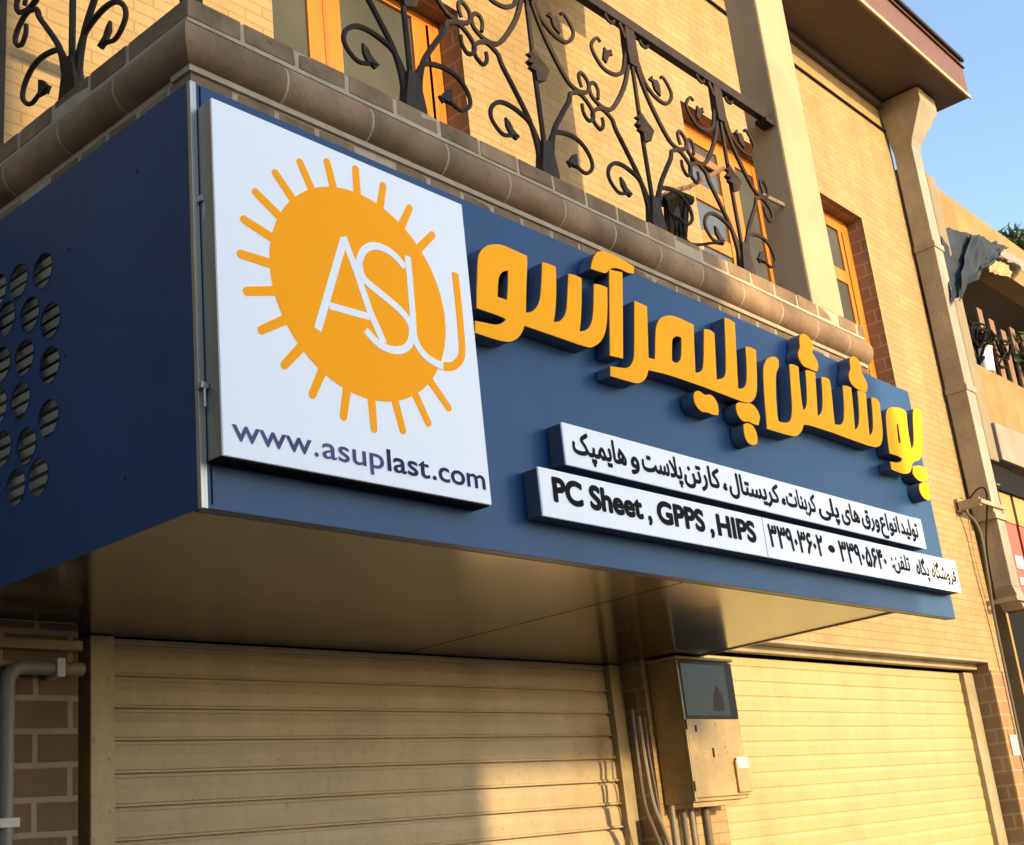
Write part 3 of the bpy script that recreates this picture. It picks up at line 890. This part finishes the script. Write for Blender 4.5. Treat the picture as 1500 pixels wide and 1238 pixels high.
def lower_text(name, items):
    m = MB()
    for body, a, b, z, em, wt in items:
        lay_text(m, body, pt(a).x, pt(b).x, z, em, YT, weight=wt)
    obj(name, m, M['black'], lo, recalc=False)
lower_text('phone_number', [('۳۳۹۰۳۶۰۲', (1126, 785), (1206, 800), zl, .132, .034)])
lower_text('phone_number', [('۳۳۹۰۵۶۴۰', (1229, 805), (1299, 825), zl - .004, .132, .034)])
lower_text('bullet', [('.', (1213, 803), (1223, 805), zl + .03, .22, .02)])
lower_text('persian_text', [(':' + shape('تلفن'), (1305, 820), (1332, 825), zl + .012, .105, .024)])
lower_text('persian_text', [(shape('پگاه'), (1342, 832), (1361, 838), zl + .006, .105, .024)])
lower_text('persian_text', [(shape('فروشگاه'), (1364, 836), (1400, 845), zl + .004, .105, .024)])
mb = MB(); xs_ = pt((1120, 784)).x; mb.box(xs_ - .0015, xs_ + .0015, YT - .0008, YT, G + .109, G + .276)
obj('joint', mb, M['dark_casing'], lo)

# ------------------------------------------------------------------ raised Persian letters
K6 = lambda x, y: (690 + x * .14535, 340 + y * .14535)
K7 = lambda x, y: (850 + x * .21008, 360 + y * .21008)
K8 = lambda x, y: (980 + x * .20202, 430 + y * .20202)
K9 = lambda x, y: (1110 + x * .14538, 480 + y * .14538)
K10 = lambda x, y: (1220 + x * .18583, 510 + y * .18583)
TL = .068
def channel(parent, name, outer, holes=()):
    def W(L): return [(p.x, p.z) for p in (at(q[0], q[1], 1, -TL) for q in L)]
    loops = [soft_loop(W(outer))] + [soft_loop(W(h)) for h in holes]
    m = MB(); m.prism(loops, lambda u, v, d: Vector((u, d, v)), -TL + .0035, -.004)
    r = obj(name, m, M['return'], parent)
    m = MB(); m.prism(loops, lambda u, v, d: Vector((u, d, v)), -TL, -TL + .003)
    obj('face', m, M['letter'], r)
    return r
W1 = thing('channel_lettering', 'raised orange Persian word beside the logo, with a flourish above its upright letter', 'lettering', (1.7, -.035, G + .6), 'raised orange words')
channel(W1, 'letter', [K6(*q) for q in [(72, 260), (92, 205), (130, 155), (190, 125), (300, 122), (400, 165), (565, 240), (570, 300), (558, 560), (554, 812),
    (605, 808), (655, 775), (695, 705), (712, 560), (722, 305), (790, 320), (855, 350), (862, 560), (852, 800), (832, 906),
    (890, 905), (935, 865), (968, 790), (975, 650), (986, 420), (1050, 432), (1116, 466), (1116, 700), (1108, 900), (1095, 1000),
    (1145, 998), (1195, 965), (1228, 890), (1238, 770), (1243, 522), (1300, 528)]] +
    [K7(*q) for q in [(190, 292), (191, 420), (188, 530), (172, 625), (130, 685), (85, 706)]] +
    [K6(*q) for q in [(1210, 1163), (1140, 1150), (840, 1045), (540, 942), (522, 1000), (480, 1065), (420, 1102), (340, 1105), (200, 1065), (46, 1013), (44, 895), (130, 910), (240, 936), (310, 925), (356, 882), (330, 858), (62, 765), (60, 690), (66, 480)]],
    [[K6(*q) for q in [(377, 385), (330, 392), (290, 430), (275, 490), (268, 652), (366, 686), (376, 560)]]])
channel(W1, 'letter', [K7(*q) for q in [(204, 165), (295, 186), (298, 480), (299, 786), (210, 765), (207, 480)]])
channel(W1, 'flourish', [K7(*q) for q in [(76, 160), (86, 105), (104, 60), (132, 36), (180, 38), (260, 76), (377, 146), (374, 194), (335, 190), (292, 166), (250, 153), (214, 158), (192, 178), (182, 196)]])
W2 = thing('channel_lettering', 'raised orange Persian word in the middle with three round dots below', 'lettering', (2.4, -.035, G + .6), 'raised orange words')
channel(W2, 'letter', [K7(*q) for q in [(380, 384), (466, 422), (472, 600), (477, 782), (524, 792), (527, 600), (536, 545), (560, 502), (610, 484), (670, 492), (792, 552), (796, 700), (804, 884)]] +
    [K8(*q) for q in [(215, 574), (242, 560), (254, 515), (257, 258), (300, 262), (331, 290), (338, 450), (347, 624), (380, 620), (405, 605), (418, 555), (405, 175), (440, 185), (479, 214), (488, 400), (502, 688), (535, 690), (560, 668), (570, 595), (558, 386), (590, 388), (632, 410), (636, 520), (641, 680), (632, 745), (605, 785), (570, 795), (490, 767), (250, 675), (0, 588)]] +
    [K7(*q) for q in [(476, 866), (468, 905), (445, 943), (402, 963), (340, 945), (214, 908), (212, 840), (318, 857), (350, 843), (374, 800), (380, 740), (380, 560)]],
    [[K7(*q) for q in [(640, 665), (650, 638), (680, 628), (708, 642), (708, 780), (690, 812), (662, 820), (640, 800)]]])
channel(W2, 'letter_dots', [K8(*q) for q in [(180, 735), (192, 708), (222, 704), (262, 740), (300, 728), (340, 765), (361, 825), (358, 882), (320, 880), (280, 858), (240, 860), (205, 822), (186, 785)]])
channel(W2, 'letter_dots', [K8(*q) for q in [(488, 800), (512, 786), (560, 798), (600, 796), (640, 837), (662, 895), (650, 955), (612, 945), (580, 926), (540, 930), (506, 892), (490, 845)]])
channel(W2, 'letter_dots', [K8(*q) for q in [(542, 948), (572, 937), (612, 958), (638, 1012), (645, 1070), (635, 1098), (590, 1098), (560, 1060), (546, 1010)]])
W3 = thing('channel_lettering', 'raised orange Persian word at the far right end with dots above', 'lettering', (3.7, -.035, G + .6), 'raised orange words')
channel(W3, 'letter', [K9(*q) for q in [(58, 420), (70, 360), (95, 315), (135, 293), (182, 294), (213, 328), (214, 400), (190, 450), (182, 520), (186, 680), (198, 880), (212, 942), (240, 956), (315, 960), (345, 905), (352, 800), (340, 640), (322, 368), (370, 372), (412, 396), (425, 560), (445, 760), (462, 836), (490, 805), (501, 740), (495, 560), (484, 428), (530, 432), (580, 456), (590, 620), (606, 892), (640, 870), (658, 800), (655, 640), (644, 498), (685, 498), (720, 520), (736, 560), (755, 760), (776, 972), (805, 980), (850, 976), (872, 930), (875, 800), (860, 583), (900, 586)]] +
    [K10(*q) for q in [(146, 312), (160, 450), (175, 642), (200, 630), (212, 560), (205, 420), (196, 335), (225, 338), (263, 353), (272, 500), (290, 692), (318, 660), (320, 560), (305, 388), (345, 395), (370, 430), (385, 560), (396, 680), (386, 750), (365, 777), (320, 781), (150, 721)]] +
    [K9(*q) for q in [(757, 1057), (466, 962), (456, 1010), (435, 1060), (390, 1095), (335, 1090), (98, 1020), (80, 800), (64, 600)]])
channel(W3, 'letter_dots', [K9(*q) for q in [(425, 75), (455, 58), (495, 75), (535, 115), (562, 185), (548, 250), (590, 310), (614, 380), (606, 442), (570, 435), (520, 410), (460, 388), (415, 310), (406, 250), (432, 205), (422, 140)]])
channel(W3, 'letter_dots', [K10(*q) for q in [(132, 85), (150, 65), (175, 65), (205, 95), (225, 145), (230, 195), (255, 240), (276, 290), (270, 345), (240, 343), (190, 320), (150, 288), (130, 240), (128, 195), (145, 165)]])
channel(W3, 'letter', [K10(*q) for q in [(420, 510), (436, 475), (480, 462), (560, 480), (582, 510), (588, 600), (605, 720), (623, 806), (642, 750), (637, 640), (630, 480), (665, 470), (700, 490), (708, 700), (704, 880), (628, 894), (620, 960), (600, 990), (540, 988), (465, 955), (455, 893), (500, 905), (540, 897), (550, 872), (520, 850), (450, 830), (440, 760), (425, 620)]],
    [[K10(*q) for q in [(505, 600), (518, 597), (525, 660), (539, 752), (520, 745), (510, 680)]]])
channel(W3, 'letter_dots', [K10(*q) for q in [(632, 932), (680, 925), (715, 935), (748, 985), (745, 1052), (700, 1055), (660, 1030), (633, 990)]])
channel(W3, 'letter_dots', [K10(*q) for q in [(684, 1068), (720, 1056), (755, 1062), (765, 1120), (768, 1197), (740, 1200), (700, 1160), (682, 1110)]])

# ------------------------------------------------------------------ roller shutters
def shutter(x0, x1, z1, pitch, bulge, proud, label, fwl, fwr, groove, phase, mat='shutter'):
    t = thing('roller_shutter', label, 'shutter', ((x0 + x1) / 2, YS, 0), 'roller shutters')
    g, lip, gd = groove
    prof = [(gd, 0.0), (gd, g), (bulge + proud - .002, g + .0005), (bulge + proud, g + .002), (bulge + proud, g + lip - .002), (bulge + proud - .003, g + lip), (bulge - .002, g + lip + .003),
            (bulge, .45 * pitch), (bulge + .001, .65 * pitch), (bulge - .003, pitch - .006), (bulge - .006, pitch - .001), (gd, pitch - .0005)]
    line = []
    z = phase
    while z < z1 + pitch:
        for o, dz in prof:
            line.append((YS - o, z + dz))
        z += pitch
    line = [(y, min(zz, z1)) for y, zz in line if zz > .02]
    m = MB(); n = len(line)
    xa, xb = x0 + fwl - .012, x1 - fwr + .012
    m.add([(xa, y, z) for y, z in line] + [(xb, y, z) for y, z in line], [(i, n + i, n + i + 1, i + 1) for i in range(n - 1)])
    m.add([(xa, YS + .03, .02), (xb, YS + .03, .02), (xb, YS + .03, z1), (xa, YS + .03, z1)], [(3, 2, 1, 0)])
    obj('slats', m, M[mat], t, recalc=False)
    for a, b in ((x0, x0 + fwl), (x1 - fwr, x1)):
        m = MB(); m.box(a, b, YS - .055, YS + .05, .005, z1 + .001, .004); obj('guide_rail', m, M['guide'], t)
    m = MB(); m.box(xa, xb, YS - .045, YS + .02, .008, .085, .006); obj('bottom_bar', m, M['guide'], t)
    return t
zs = at(500, 1046, 1, YS).z
shutter(.695, 3.977, G - .004, .1195, .016, .009, 'closed beige roller shutter below the blue sign, wide ribbed slats partly in shade', .10, .10, (.012, .011, .000), (zs % .1195))
zs = at(1100, 1042, 1, YS).z
shutter(4.623, 8.952, G + .10, .094, .013, .0015, 'closed sunlit yellow roller shutter with fine flat slats at right', .09, .19, (.003, .003, .009), (zs % .094), 'shutter_yellow')

# ------------------------------------------------------------------ meter cabinet and cables
mx0, mx1, my0 = 4.02, 4.575, 1.30
cabn = thing('meter_cabinet', 'beige metal electric meter cabinet between the two shutters', 'cabinet', (4.3, 1.4, G - .785))
mb = MB(); mb.box(mx0, mx1, my0 + .012, YW - .003, G - .775, G - .025, .006); mb.box(mx0 - .015, mx1 + .015, my0 - .008, YW - .004, G - .024, G - .008, .004)
mb.box(mx0 + .02, mx1 - .06, my0 + .03, YW - .01, G - .80, G - .776)
obj('body', mb, M['box'], cabn)
mb = MB(); mb.box(mx0 + .012, mx1 - .004, my0 - .004, my0 + .011, G - .755, G - .345, .004)
dr = obj('door', mb, M['box'], cabn)
mb = MB(); mb.box(mx0 + .085, mx0 + .102, my0 - .008, my0 - .0035, G - .415, G - .378, .002); obj('lock', mb, M['iron'], dr)
mb = MB(); mb.box(mx0 + .225, mx0 + .238, my0 - .010, my0 - .0035, G - .55, G - .50, .002)
obj('lock', mb, M['iron'], dr)
mb = MB(); mb.box(mx0 + .012, mx1 - .004, my0 - .002, my0 + .011, G - .343, G - .032, .003)
M['frame_dark'] = plain('cabinet_window_frame', (.05, .043, .035), .6, var=.15, spec=.15)
fr = obj('window_frame', mb, M['frame_dark'], cabn)
mb = MB(); mb.box(mx0 + .03, mx1 - .085, my0 - .0045, my0 - .0022, G - .328, G - .048); obj('pane', mb, M['glassdk'], fr)
mb = MB(); mb.prism([[(mx0 + .30, G - .30), (mx0 + .41, G - .30), (mx0 + .41, G - .22), (mx0 + .36, G - .16), (mx0 + .32, G - .22)]], lambda u, v, d: Vector((u, d, v)), my0 - .0056, my0 - .0046)
obj('reading_card', mb, M['frame_dark'], fr)
mb = MB(); mb.box(mx1 - .135, mx1 + .004, my0 - .020, my0 - .0042, G - .742, G - .57, .005)
lb = obj('lock_box', mb, M['box'], cabn)
mb = MB(); mb.box(mx1 - .125, mx1 - .01, my0 - .0225, my0 - .0203, G - .615, G - .555); obj('paper_label', mb, M['paper'], lb)
mb = MB(); mb.box(mx0 - .001, mx0 + .010, my0 - .003, my0 + .010, G - .77, G - .03); obj('corner_strip', mb, M['guide'], cabn)

for z in (G - .72, G - .40):
    m = MB(); m.tube([(mx0 + .006, my0 - .004, z), (mx0 + .006, my0 - .004, z + .05)], .006, 8); obj('hinge', m, M['iron'], dr)
def run(name, pts, r, mat, label, group=None, cat='cable', n=6):
    m = MB(); m.tube(smooth_line(pts, n), r, 8)
    return tag(obj(name, m, mat, smooth=True), label, cat, group)
q = lambda x, y, Y=1.44: at(x, y, 1, Y)
run('hanging_cable', [q(925, 1040, 1.47), q(934, 1110), q(945, 1180), q(962, 1225), q(985, 1290), q(985, 1400)], .011, M['greycable'], 'grey cable hanging beside the meter cabinet, nearest the left shutter', 'cables left of the meter cabinet')
run('hanging_cable', [q(935, 1050, 1.46), q(946, 1120, 1.42), q(958, 1180, 1.40), q(978, 1230, 1.40), q(1002, 1320, 1.42), q(1004, 1420)], .012, M['conduit'], 'thickest grey cable hanging beside the meter cabinet, middle of three', 'cables left of the meter cabinet')
run('hanging_cable', [q(944, 1050, 1.47), q(950, 1100), q(958, 1145), q(966, 1190), q(975, 1240), q(980, 1400, 1.46)], .007, M['greycable'], 'thin cable hanging closest to the meter cabinet side', 'cables left of the meter cabinet')
for k, (x, tone) in enumerate(((985, 'conduit'), (1001, 'greycable'), (1013, 'conduit'), (1034, 'greycable'))):
    a = q(x, 1195, 1.42)
    m = MB(); m.tube([(a.x, 1.42, G - .78), (a.x, 1.42, G - 1.4), (a.x, 1.45, .05)], .017 if k != 3 else .024, 10)
    tag(obj('conduit', m, M[tone], smooth=True), ['leftmost thin conduit', 'darker thin conduit second from the left', 'thin conduit third from the left', 'thickest conduit at the right'][k] + ' running down from under the meter cabinet', 'conduit', 'conduits under the meter cabinet')

# white pipe on the brick pier
wp = thing('water_pipe', 'dull grey pipe bending along the dark brick pier at left', 'pipe', (.3, 1.44, 0))
a = at(10, 1100, 1, 1.43).x
zt = at(40, 978, 1, 1.43).z
mb = MB(); mb.tube([(a, 1.43, .02), (a, 1.43, zt - .10)] + [(a + .05 - .05 * math.cos(t), 1.43, zt - .05 + .05 * math.sin(t)) for t in [R(x) for x in range(0, 91, 15)]] + [(a + .12, 1.43, zt), (.53, 1.43, zt)], .024, 12)
obj('tube', mb, M['conduit'], wp, smooth=True)
for z in (zt - .50, zt - 1.3):
    mb = MB(); mb.box(a - .035, a + .035, 1.40, YW - .019, z - .015, z + .015, .003); obj('clamp', mb, M['pvc'], wp)
mb = MB(); mb.box(.42, .45, 1.40, YW - .019, zt - .032, zt + .032, .003)
obj('clamp', mb, M['pvc'], wp)
mb = MB(); mb.box(-1.5, .54, YW - .06, YW - .020, G - .105, G - .07, .004)
tag(obj('brick_ledge', mb, M['course']), 'narrow ledge across the top of the dark brick pier', 'ledge')

# ------------------------------------------------------------------ rainwater pipe at the right end
dp = thing('rainwater_pipe', 'square beige rainwater downpipe with hopper head under the eave', 'downpipe', (9.4, 1.4, 0))
px0, px1, py0, py1 = 9.27, 9.47, 1.28, 1.47
mb = MB(); mb.box(px0, px1, py0, py1, G + 1.45, G + 5.12, .008)
pp = obj('pipe', mb, M['pipe'], dp)
mb = MB()
for z in (G + 2.62, G + 4.05): mb.box(px0 - .012, px1 + .012, py0 - .012, py1 + .004, z - .03, z + .03, .004)
obj('joint_band', mb, M['pipe'], pp)
mb = MB()
rings = [(px0, px1, py0, py1, G + 5.10), (px0 - .01, px1 + .01, py0 - .02, py1 + .01, G + 5.16), (px0 - .07, px1 + .12, py0 - .20, py1 + .02, G + 5.48), (px0 - .07, px1 + .12, py0 - .20, py1 + .02, G + 5.62)]
vs = []
for x0, x1, y0, y1, z in rings: vs += [(x0, y0, z), (x1, y0, z), (x1, y1, z), (x0, y1, z)]
fs = [(4 * k + i, 4 * k + (i + 1) % 4, 4 * k + 4 + (i + 1) % 4, 4 * k + 4 + i) for k in range(3) for i in range(4)] + [(3, 2, 1, 0), (12, 13, 14, 15)]
mb.add(vs, fs); obj('hopper', mb, M['pipe'], dp)
mb = MB(); mb.box(px0 + .05, px1 + .03, py0 + .005, py1 - .005, G + .80, G + 1.40, .008)
vs = [(px0 + .05, py0 + .006, G + .80), (px1 + .03, py0 + .006, G + .80), (px1 + .03, py1 - .006, G + .80), (px0 + .05, py1 - .006, G + .80), (px0 + .12, py0 - .03, G + .60), (px1 + .06, py0 - .03, G + .60), (px1 + .06, py1 - .04, G + .60), (px0 + .12, py1 - .04, G + .60)]
mb.add(vs, [(0, 1, 5, 4), (1, 2, 6, 5), (2, 3, 7, 6), (3, 0, 4, 7)])
mb.box(px0 - .01, px1 + .05, py0 - .012, py1 + .003, G + 1.395, G + 1.452, .004)
obj('lower_pipe', mb, M['pipe'], dp)
mb = MB(); mb.box(px0 - .30, px1 + .04, py0 - .02, py0 - .004, G + 1.49, G + 1.53, .004); mb.box(px0 - .30, px0 - .27, py0 - .004, YW - .002, G + 1.47, G + 1.55, .004)
obj('bracket', mb, M['guide'], dp)
mb = MB(); mb.box(px0 - .06, px1 + .16, py0 - .05, py0 - .032, G + .66, G + .70, .004); mb.box(px0 - .055, px0 - .03, py0 - .03, YW - .002, G + .66, G + .70, .003)
obj('bracket', mb, M['guide'], dp)
run('wall_cable', [(9.02, 1.46, G + 1.50), (9.10, 1.38, G + 1.30), (9.12, 1.40, G + .9), (9.17, 1.44, G + .55), (9.2, 1.46, G - .2), (9.2, 1.47, .1)], .012, M['greycable'], 'loose grey cable dropping down the wall left of the downpipe')
run('wall_cable', [(9.06, 1.45, G + 1.52), (9.16, 1.33, G + 1.66), (9.24, 1.30, G + 1.60), (9.18, 1.38, G + 1.15), (9.22, 1.42, G + .70)], .008, M['cable'], 'thin black cable looped over the downpipe bracket')
mb = MB(); mb.box(8.97, 9.10, YW - .035, YW - .011, G + 1.46, G + 1.58, .004)
tag(obj('junction_box', mb, M['guide']), 'small dull junction box on the wall beside the downpipe', 'junction box')
hp = at(1484, 1092, 1, YW)
pl = thing('house_plate', 'small pale blue plate on the brick wall right of the yellow shutter', 'plate', (9.13, YW - .02, hp.z - .08))
mb = MB(); mb.box(hp.x - .085, hp.x + .085, YW - .022, YW - .0105, hp.z - .085, hp.z + .085, .004); obj('frame', mb, M['pvc'], pl)
mb = MB(); mb.box(hp.x - .06, hp.x + .06, YW - .026, YW - .0222, hp.z - .06, hp.z + .06, .002); obj('panel', mb, M['plate'], pl)

# ------------------------------------------------------------------ neighbouring house at the right
NX0, NX1 = 9.62, 16.0
nb = thing('neighbour_house', 'ochre plastered neighbouring house with cluttered loggia beyond the downpipe', 'house', (12.8, 3, 0))
M['ochre'] = plain('ochre_render', (.36, .235, .105), .9, grime=.16, var=.1, scale=2.5, bump=.25, bscale=25, spec=.2)
mb = MB()
wall_grid(mb, NX0, NX1, 0, G + 5.10, YW, YW + .25, [(NX0 + .22, NX1 - .5, G + 3.06, G + 4.55), (NX0 + .05, NX1 - .5, 0, G + 1.95)])
obj('wall', mb, [M['ochre'], M['ochre']], nb, recalc=False)
mb = MB(); mb.box(NX0, NX0 + .2, YW + .252, 8, 0, G + 5.10); mb.box(NX1 - .2, NX1, YW + .252, 8, 0, G + 5.10); mb.box(NX0 + .21, NX1 - .21, 3.4, 3.5, 0, G + 5.0); mb.box(NX0 + .21, NX1 - .21, YW + .255, 8, G + 5.0, G + 5.09)
obj('wall', mb, M['far'], nb)
mb = MB(); mb.box(NX0 + .28, NX1, 1.40, YW - .003, G + 2.40, G + 3.05, .01); 
obj('loggia_parapet', mb, M['ochre'], nb)
mb = MB(); mb.box(NX0 + .24, NX1, 1.30, YW - .003, G + 2.03, G + 2.395, .01)
obj('loggia_slab', mb, M['concrete'], nb)
mb = MB(); mb.box(NX0 + .22, NX1 - .5, YW + .26, 3.39, G + 2.9, G + 3.04); obj('floor_slab', mb, M['concrete'], nb)
mb = MB(); mb.box(NX0 - .02, NX0 + .20, YW - .18, YW - .003, G + 2.0, G + 4.95, .02)
M['pilaster'] = plain('pilaster_render', (.27, .22, .15), .9, var=.15, scale=3, bump=.25, bscale=25, spec=.2)
obj('pilaster', mb, M['pilaster'], nb)
def hang(name, quad, nx, ny, amp, mat, label, cat, seed):
    a, b, c, d = [Vector(v) for v in quad]
    vs, fs = [], []
    for s in (0, .006):
        for j in range(ny + 1):
            for i in range(nx + 1):
                u, v = i / nx, j / ny
                p = (a * (1 - u) + b * u) * (1 - v) + (d * (1 - u) + c * u) * v
                nz = noise.noise(Vector((u * 4 + seed, v * 3, seed))) * amp * (.3 + v)
                nz2 = noise.noise(Vector((u * 11 + seed, v * 1.5, seed + 5))) * amp * .5
                vs.append(p + Vector((nz2 * .4, -abs(nz) - nz2 - s, noise.noise(Vector((u * 5, v * 4, seed + 9))) * amp * .8)))
    k = (nx + 1) * (ny + 1)
    for j in range(ny):
        for i in range(nx):
            e = j * (nx + 1) + i
            fs += [(e, e + 1, e + nx + 2, e + nx + 1), (k + e + nx + 1, k + e + nx + 2, k + e + 1, k + e)]
    m = MB(); m.add(vs, fs)
    return tag(obj(name, m, mat, smooth=True, recalc=False), label, cat)
T = lambda x, y, Y: at(x, y, 1, Y)
hang('tarpaulin', (T(1372, 332, 1.36), T(1440, 346, 1.36), T(1432, 398, 1.28), T(1390, 446, 1.28)), 40, 36, .08, M['tarp'], 'dark grey crumpled tarpaulin draped beside the downpipe over the neighbouring loggia', 'tarpaulin', 3.1)
hang('tarpaulin', (T(1418, 340, 1.30), T(1476, 362, 1.30), T(1452, 384, 1.20), T(1398, 440, 1.22)), 40, 28, .07, M['tarp'], 'second dark tarpaulin sheet folded diagonally over the first one', 'tarpaulin', 5.7)
hang('tarpaulin', (T(1454, 358, 1.42), T(1508, 386, 1.42), T(1508, 404, 1.2), T(1466, 376, 1.2)), 22, 10, .05, M['concrete'], 'pale grey awning sheet stretched at the far right over the loggia', 'tarpaulin', 7.7)
hang('hanging_cloth', (T(1449, 380, 1.25), T(1479, 386, 1.25), T(1478, 408, 1.2), T(1445, 400, 1.2)), 12, 8, .05, M['rag'], 'tan cloth bundle hanging under the grey awning', 'cloth', 1.3)
for k in range(7):
    a = T(1402 + 16 * k, 432 + 8 * k, 1.62); b = T(1425 + 14 * k, 545 + 7 * k, 1.62)
    m = MB(); x = a.x; m.box(x, x + .13, 1.455, 1.485, G + 3.055, G + 3.80 - .05 * (k % 3), .004)
    tag(obj('fence_plank', m, M['slat']), 'weathered vertical plank screening the neighbouring loggia', 'plank', 'planks of the loggia screen')
random.seed(11)
for k in range(11):
    c = T(random.uniform(1406, 1466), random.uniform(485, 522), 1.42)
    pts = [c + Vector((random.uniform(-.35, .35), random.uniform(-.08, .1), random.uniform(-.16, .16))) for _ in range(5)]
    for p_ in pts: p_.z = max(p_.z, G + 3.06)
    run('scrap_rod', pts, random.uniform(.008, .016), M['cable'], 'bent dark metal rod in the scrap heap on the loggia parapet', 'scrap rods on the loggia parapet', 'rod')
wb = thing('white_bucket', 'small white bucket among the scrap on the loggia parapet', 'bucket', (10.7, 1.25, G + 3.05))
c = T(1436, 497, 1.44)
mb = MB(); mb.tube([(c.x, 1.44, G + 3.052), (c.x, 1.44, G + 3.30)], .09, 16, taper=lambda t: .8 + .2 * t); ORG[wb.name] = Vector((c.x, 1.44, G + 3.05)); wb.location = ORG[wb.name]
obj('body', mb, M['white'], wb, smooth=True)
mb = MB(); mb.tube([(c.x, 1.44, G + 3.285), (c.x, 1.44, G + 3.305)], .097, 16); obj('rim', mb, M['pvc'], wb)
def plant(loc_, hgt, spread, n, label, seed):
    random.seed(seed)
    t = thing('potted_plant', label, 'plant', loc_, 'plants of the neighbouring house')
    L = Vector(loc_)
    m = MB(); m.tube([L, L + Vector((0, 0, .22))], .13, 14, taper=lambda t: .75 + .25 * t); obj('pot', m, M['pot'], t, smooth=True)
    m = MB(); st = MB()
    for k in range(n):
        d = Vector((random.gauss(0, 1), random.gauss(0, .8), abs(random.gauss(.6, .6)))).normalized()
        tip = L + Vector((0, 0, .2)) + Vector((d.x * spread, d.y * spread, d.z * hgt)) * random.uniform(.35, 1)
        if k % 6 == 0: st.tube([L + Vector((0, 0, .2)), L.lerp(tip, .5) + Vector((0, 0, .12)), tip], .008, 5)
        u = Vector((random.uniform(-1, 1), random.uniform(-1, 1), random.uniform(-.4, .8))).normalized(); v = u.orthogonal().normalized()
        s = random.uniform(.08, .15)
        m.add((tip - v * s * .3, tip + u * s * .6 - v * s * .05 + Vector((0, 0, .01)), tip + u * s * 1.3, tip + u * s * .6 + v * s * .55), ((0, 1, 2, 3),))
    obj('foliage', m, M['leaf'], t, recalc=False); obj('stem', st, M['slat'], t)
plant((T(1492, 372, 1.7).x, 1.75, G + 5.02), .42, .42, 420, 'green leafy plant in a pot on the neighbouring roof edge', 3)
plant((T(1497, 480, 1.44).x, 1.44, G + 3.05), .6, .4, 360, 'dark green plant in a pot standing on the loggia parapet', 5)
# shop front below the loggia: awning fringe and hanging boards
hang('awning', ((NX0 - .1, 1.40, G + 2.0), (NX1 - .2, 1.40, G + 2.0), (NX1 - .2, 1.33, G + 1.70), (NX0 - .1, 1.33, G + 1.70)), 60, 8, .03, M['cable'], 'black ragged awning under the neighbouring loggia', 'awning', 4.4)
for k in range(2):
    x = NX0 + .03 + k * .34
    m = MB(); m.box(x, x + .27, 1.34, 1.38, G + .75, G + 1.42, .006)
    t = thing('display_board', ['red board under an ochre header in the neighbouring shop, nearest the downpipe', 'red board under an ochre header in the neighbouring shop, second from the downpipe'][k], 'board', (x + .135, 1.36, G + .75), 'boards of the neighbouring shop')
    obj('panel', m, M['red'], t)
    m = MB(); m.box(x, x + .27, 1.335, 1.385, G + 1.425, G + 1.78, .006); obj('header', m, M['yellowish'], t)
    m = MB(); m.box(x + .04, x + .23, 1.334, 1.339, G + 1.0, G + 1.12); m.box(x + .04, x + .23, 1.334, 1.339, G + .85, G + .92); obj('band', m, M['paper'], t)
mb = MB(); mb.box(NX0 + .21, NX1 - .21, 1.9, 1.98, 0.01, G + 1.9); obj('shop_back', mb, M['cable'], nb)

# ------------------------------------------------------------------ buildings out of frame that shade the facade and stand in its reflections
op = thing('opposite_building', 'plain rendered building across the street that shades the sign', 'building', (-6, -18, 0))
OY = -13.0
mb = MB(); mb.box(-22, 3.33, -24, OY, 0, G + 5.35)
obj('wall', mb, M['far'], op)
mb = MB(); mb.box(-3.6, .80, -20, OY - .01, G + 5.351, G + 8.6)  # taller block added to darken the wall's left end and the side panel
obj('wall', mb, M['far'], op)
mb = MB(); mb.box(3.333, 4.75, OY - .62, OY - .01, G + 3.42, G + 4.66)  # invented projection, shaped to keep the right part of the sign shaded
obj('shade_bay', mb, M['far'], op)
mb = MB()
for k in range(7):
    for z in (.9, 3.6 + G - 2.5):
        x = -20 + k * 3.3
        mb.box(x, x + 1.3, OY + .003, OY + .03, z, z + 1.6)
obj('window', mb, M['glass'], op)
mb = MB(); mb.box(-22.2, 3.33, OY + .003, OY + .20, G + 5.2, G + 5.34); obj('cornice', mb, M['concrete'], op)
ln = thing('left_blocker', 'unseen tall house added at left to darken the side panel', 'house', (-9, 3, 0))  # added out of view to block the sky from the side panel
M['blocker_tone'] = plain('dark_render', (.07, .072, .078), .9, var=.2, scale=1)  # wall tone darkened to keep the side panel's reflection dark
mb = MB(); mb.box(-13, -5.6, -1.4, 24, 0, 13.0); obj('wall', mb, M['blocker_tone'], ln)
mb = MB()
for y in (-.4, 1.6, 3.8):
    for z in (3.4, 6.2, 9.0): mb.box(-5.597, -5.56, y, y + .9, z, z + 1.5)
obj('window', mb, M['glass'], ln)
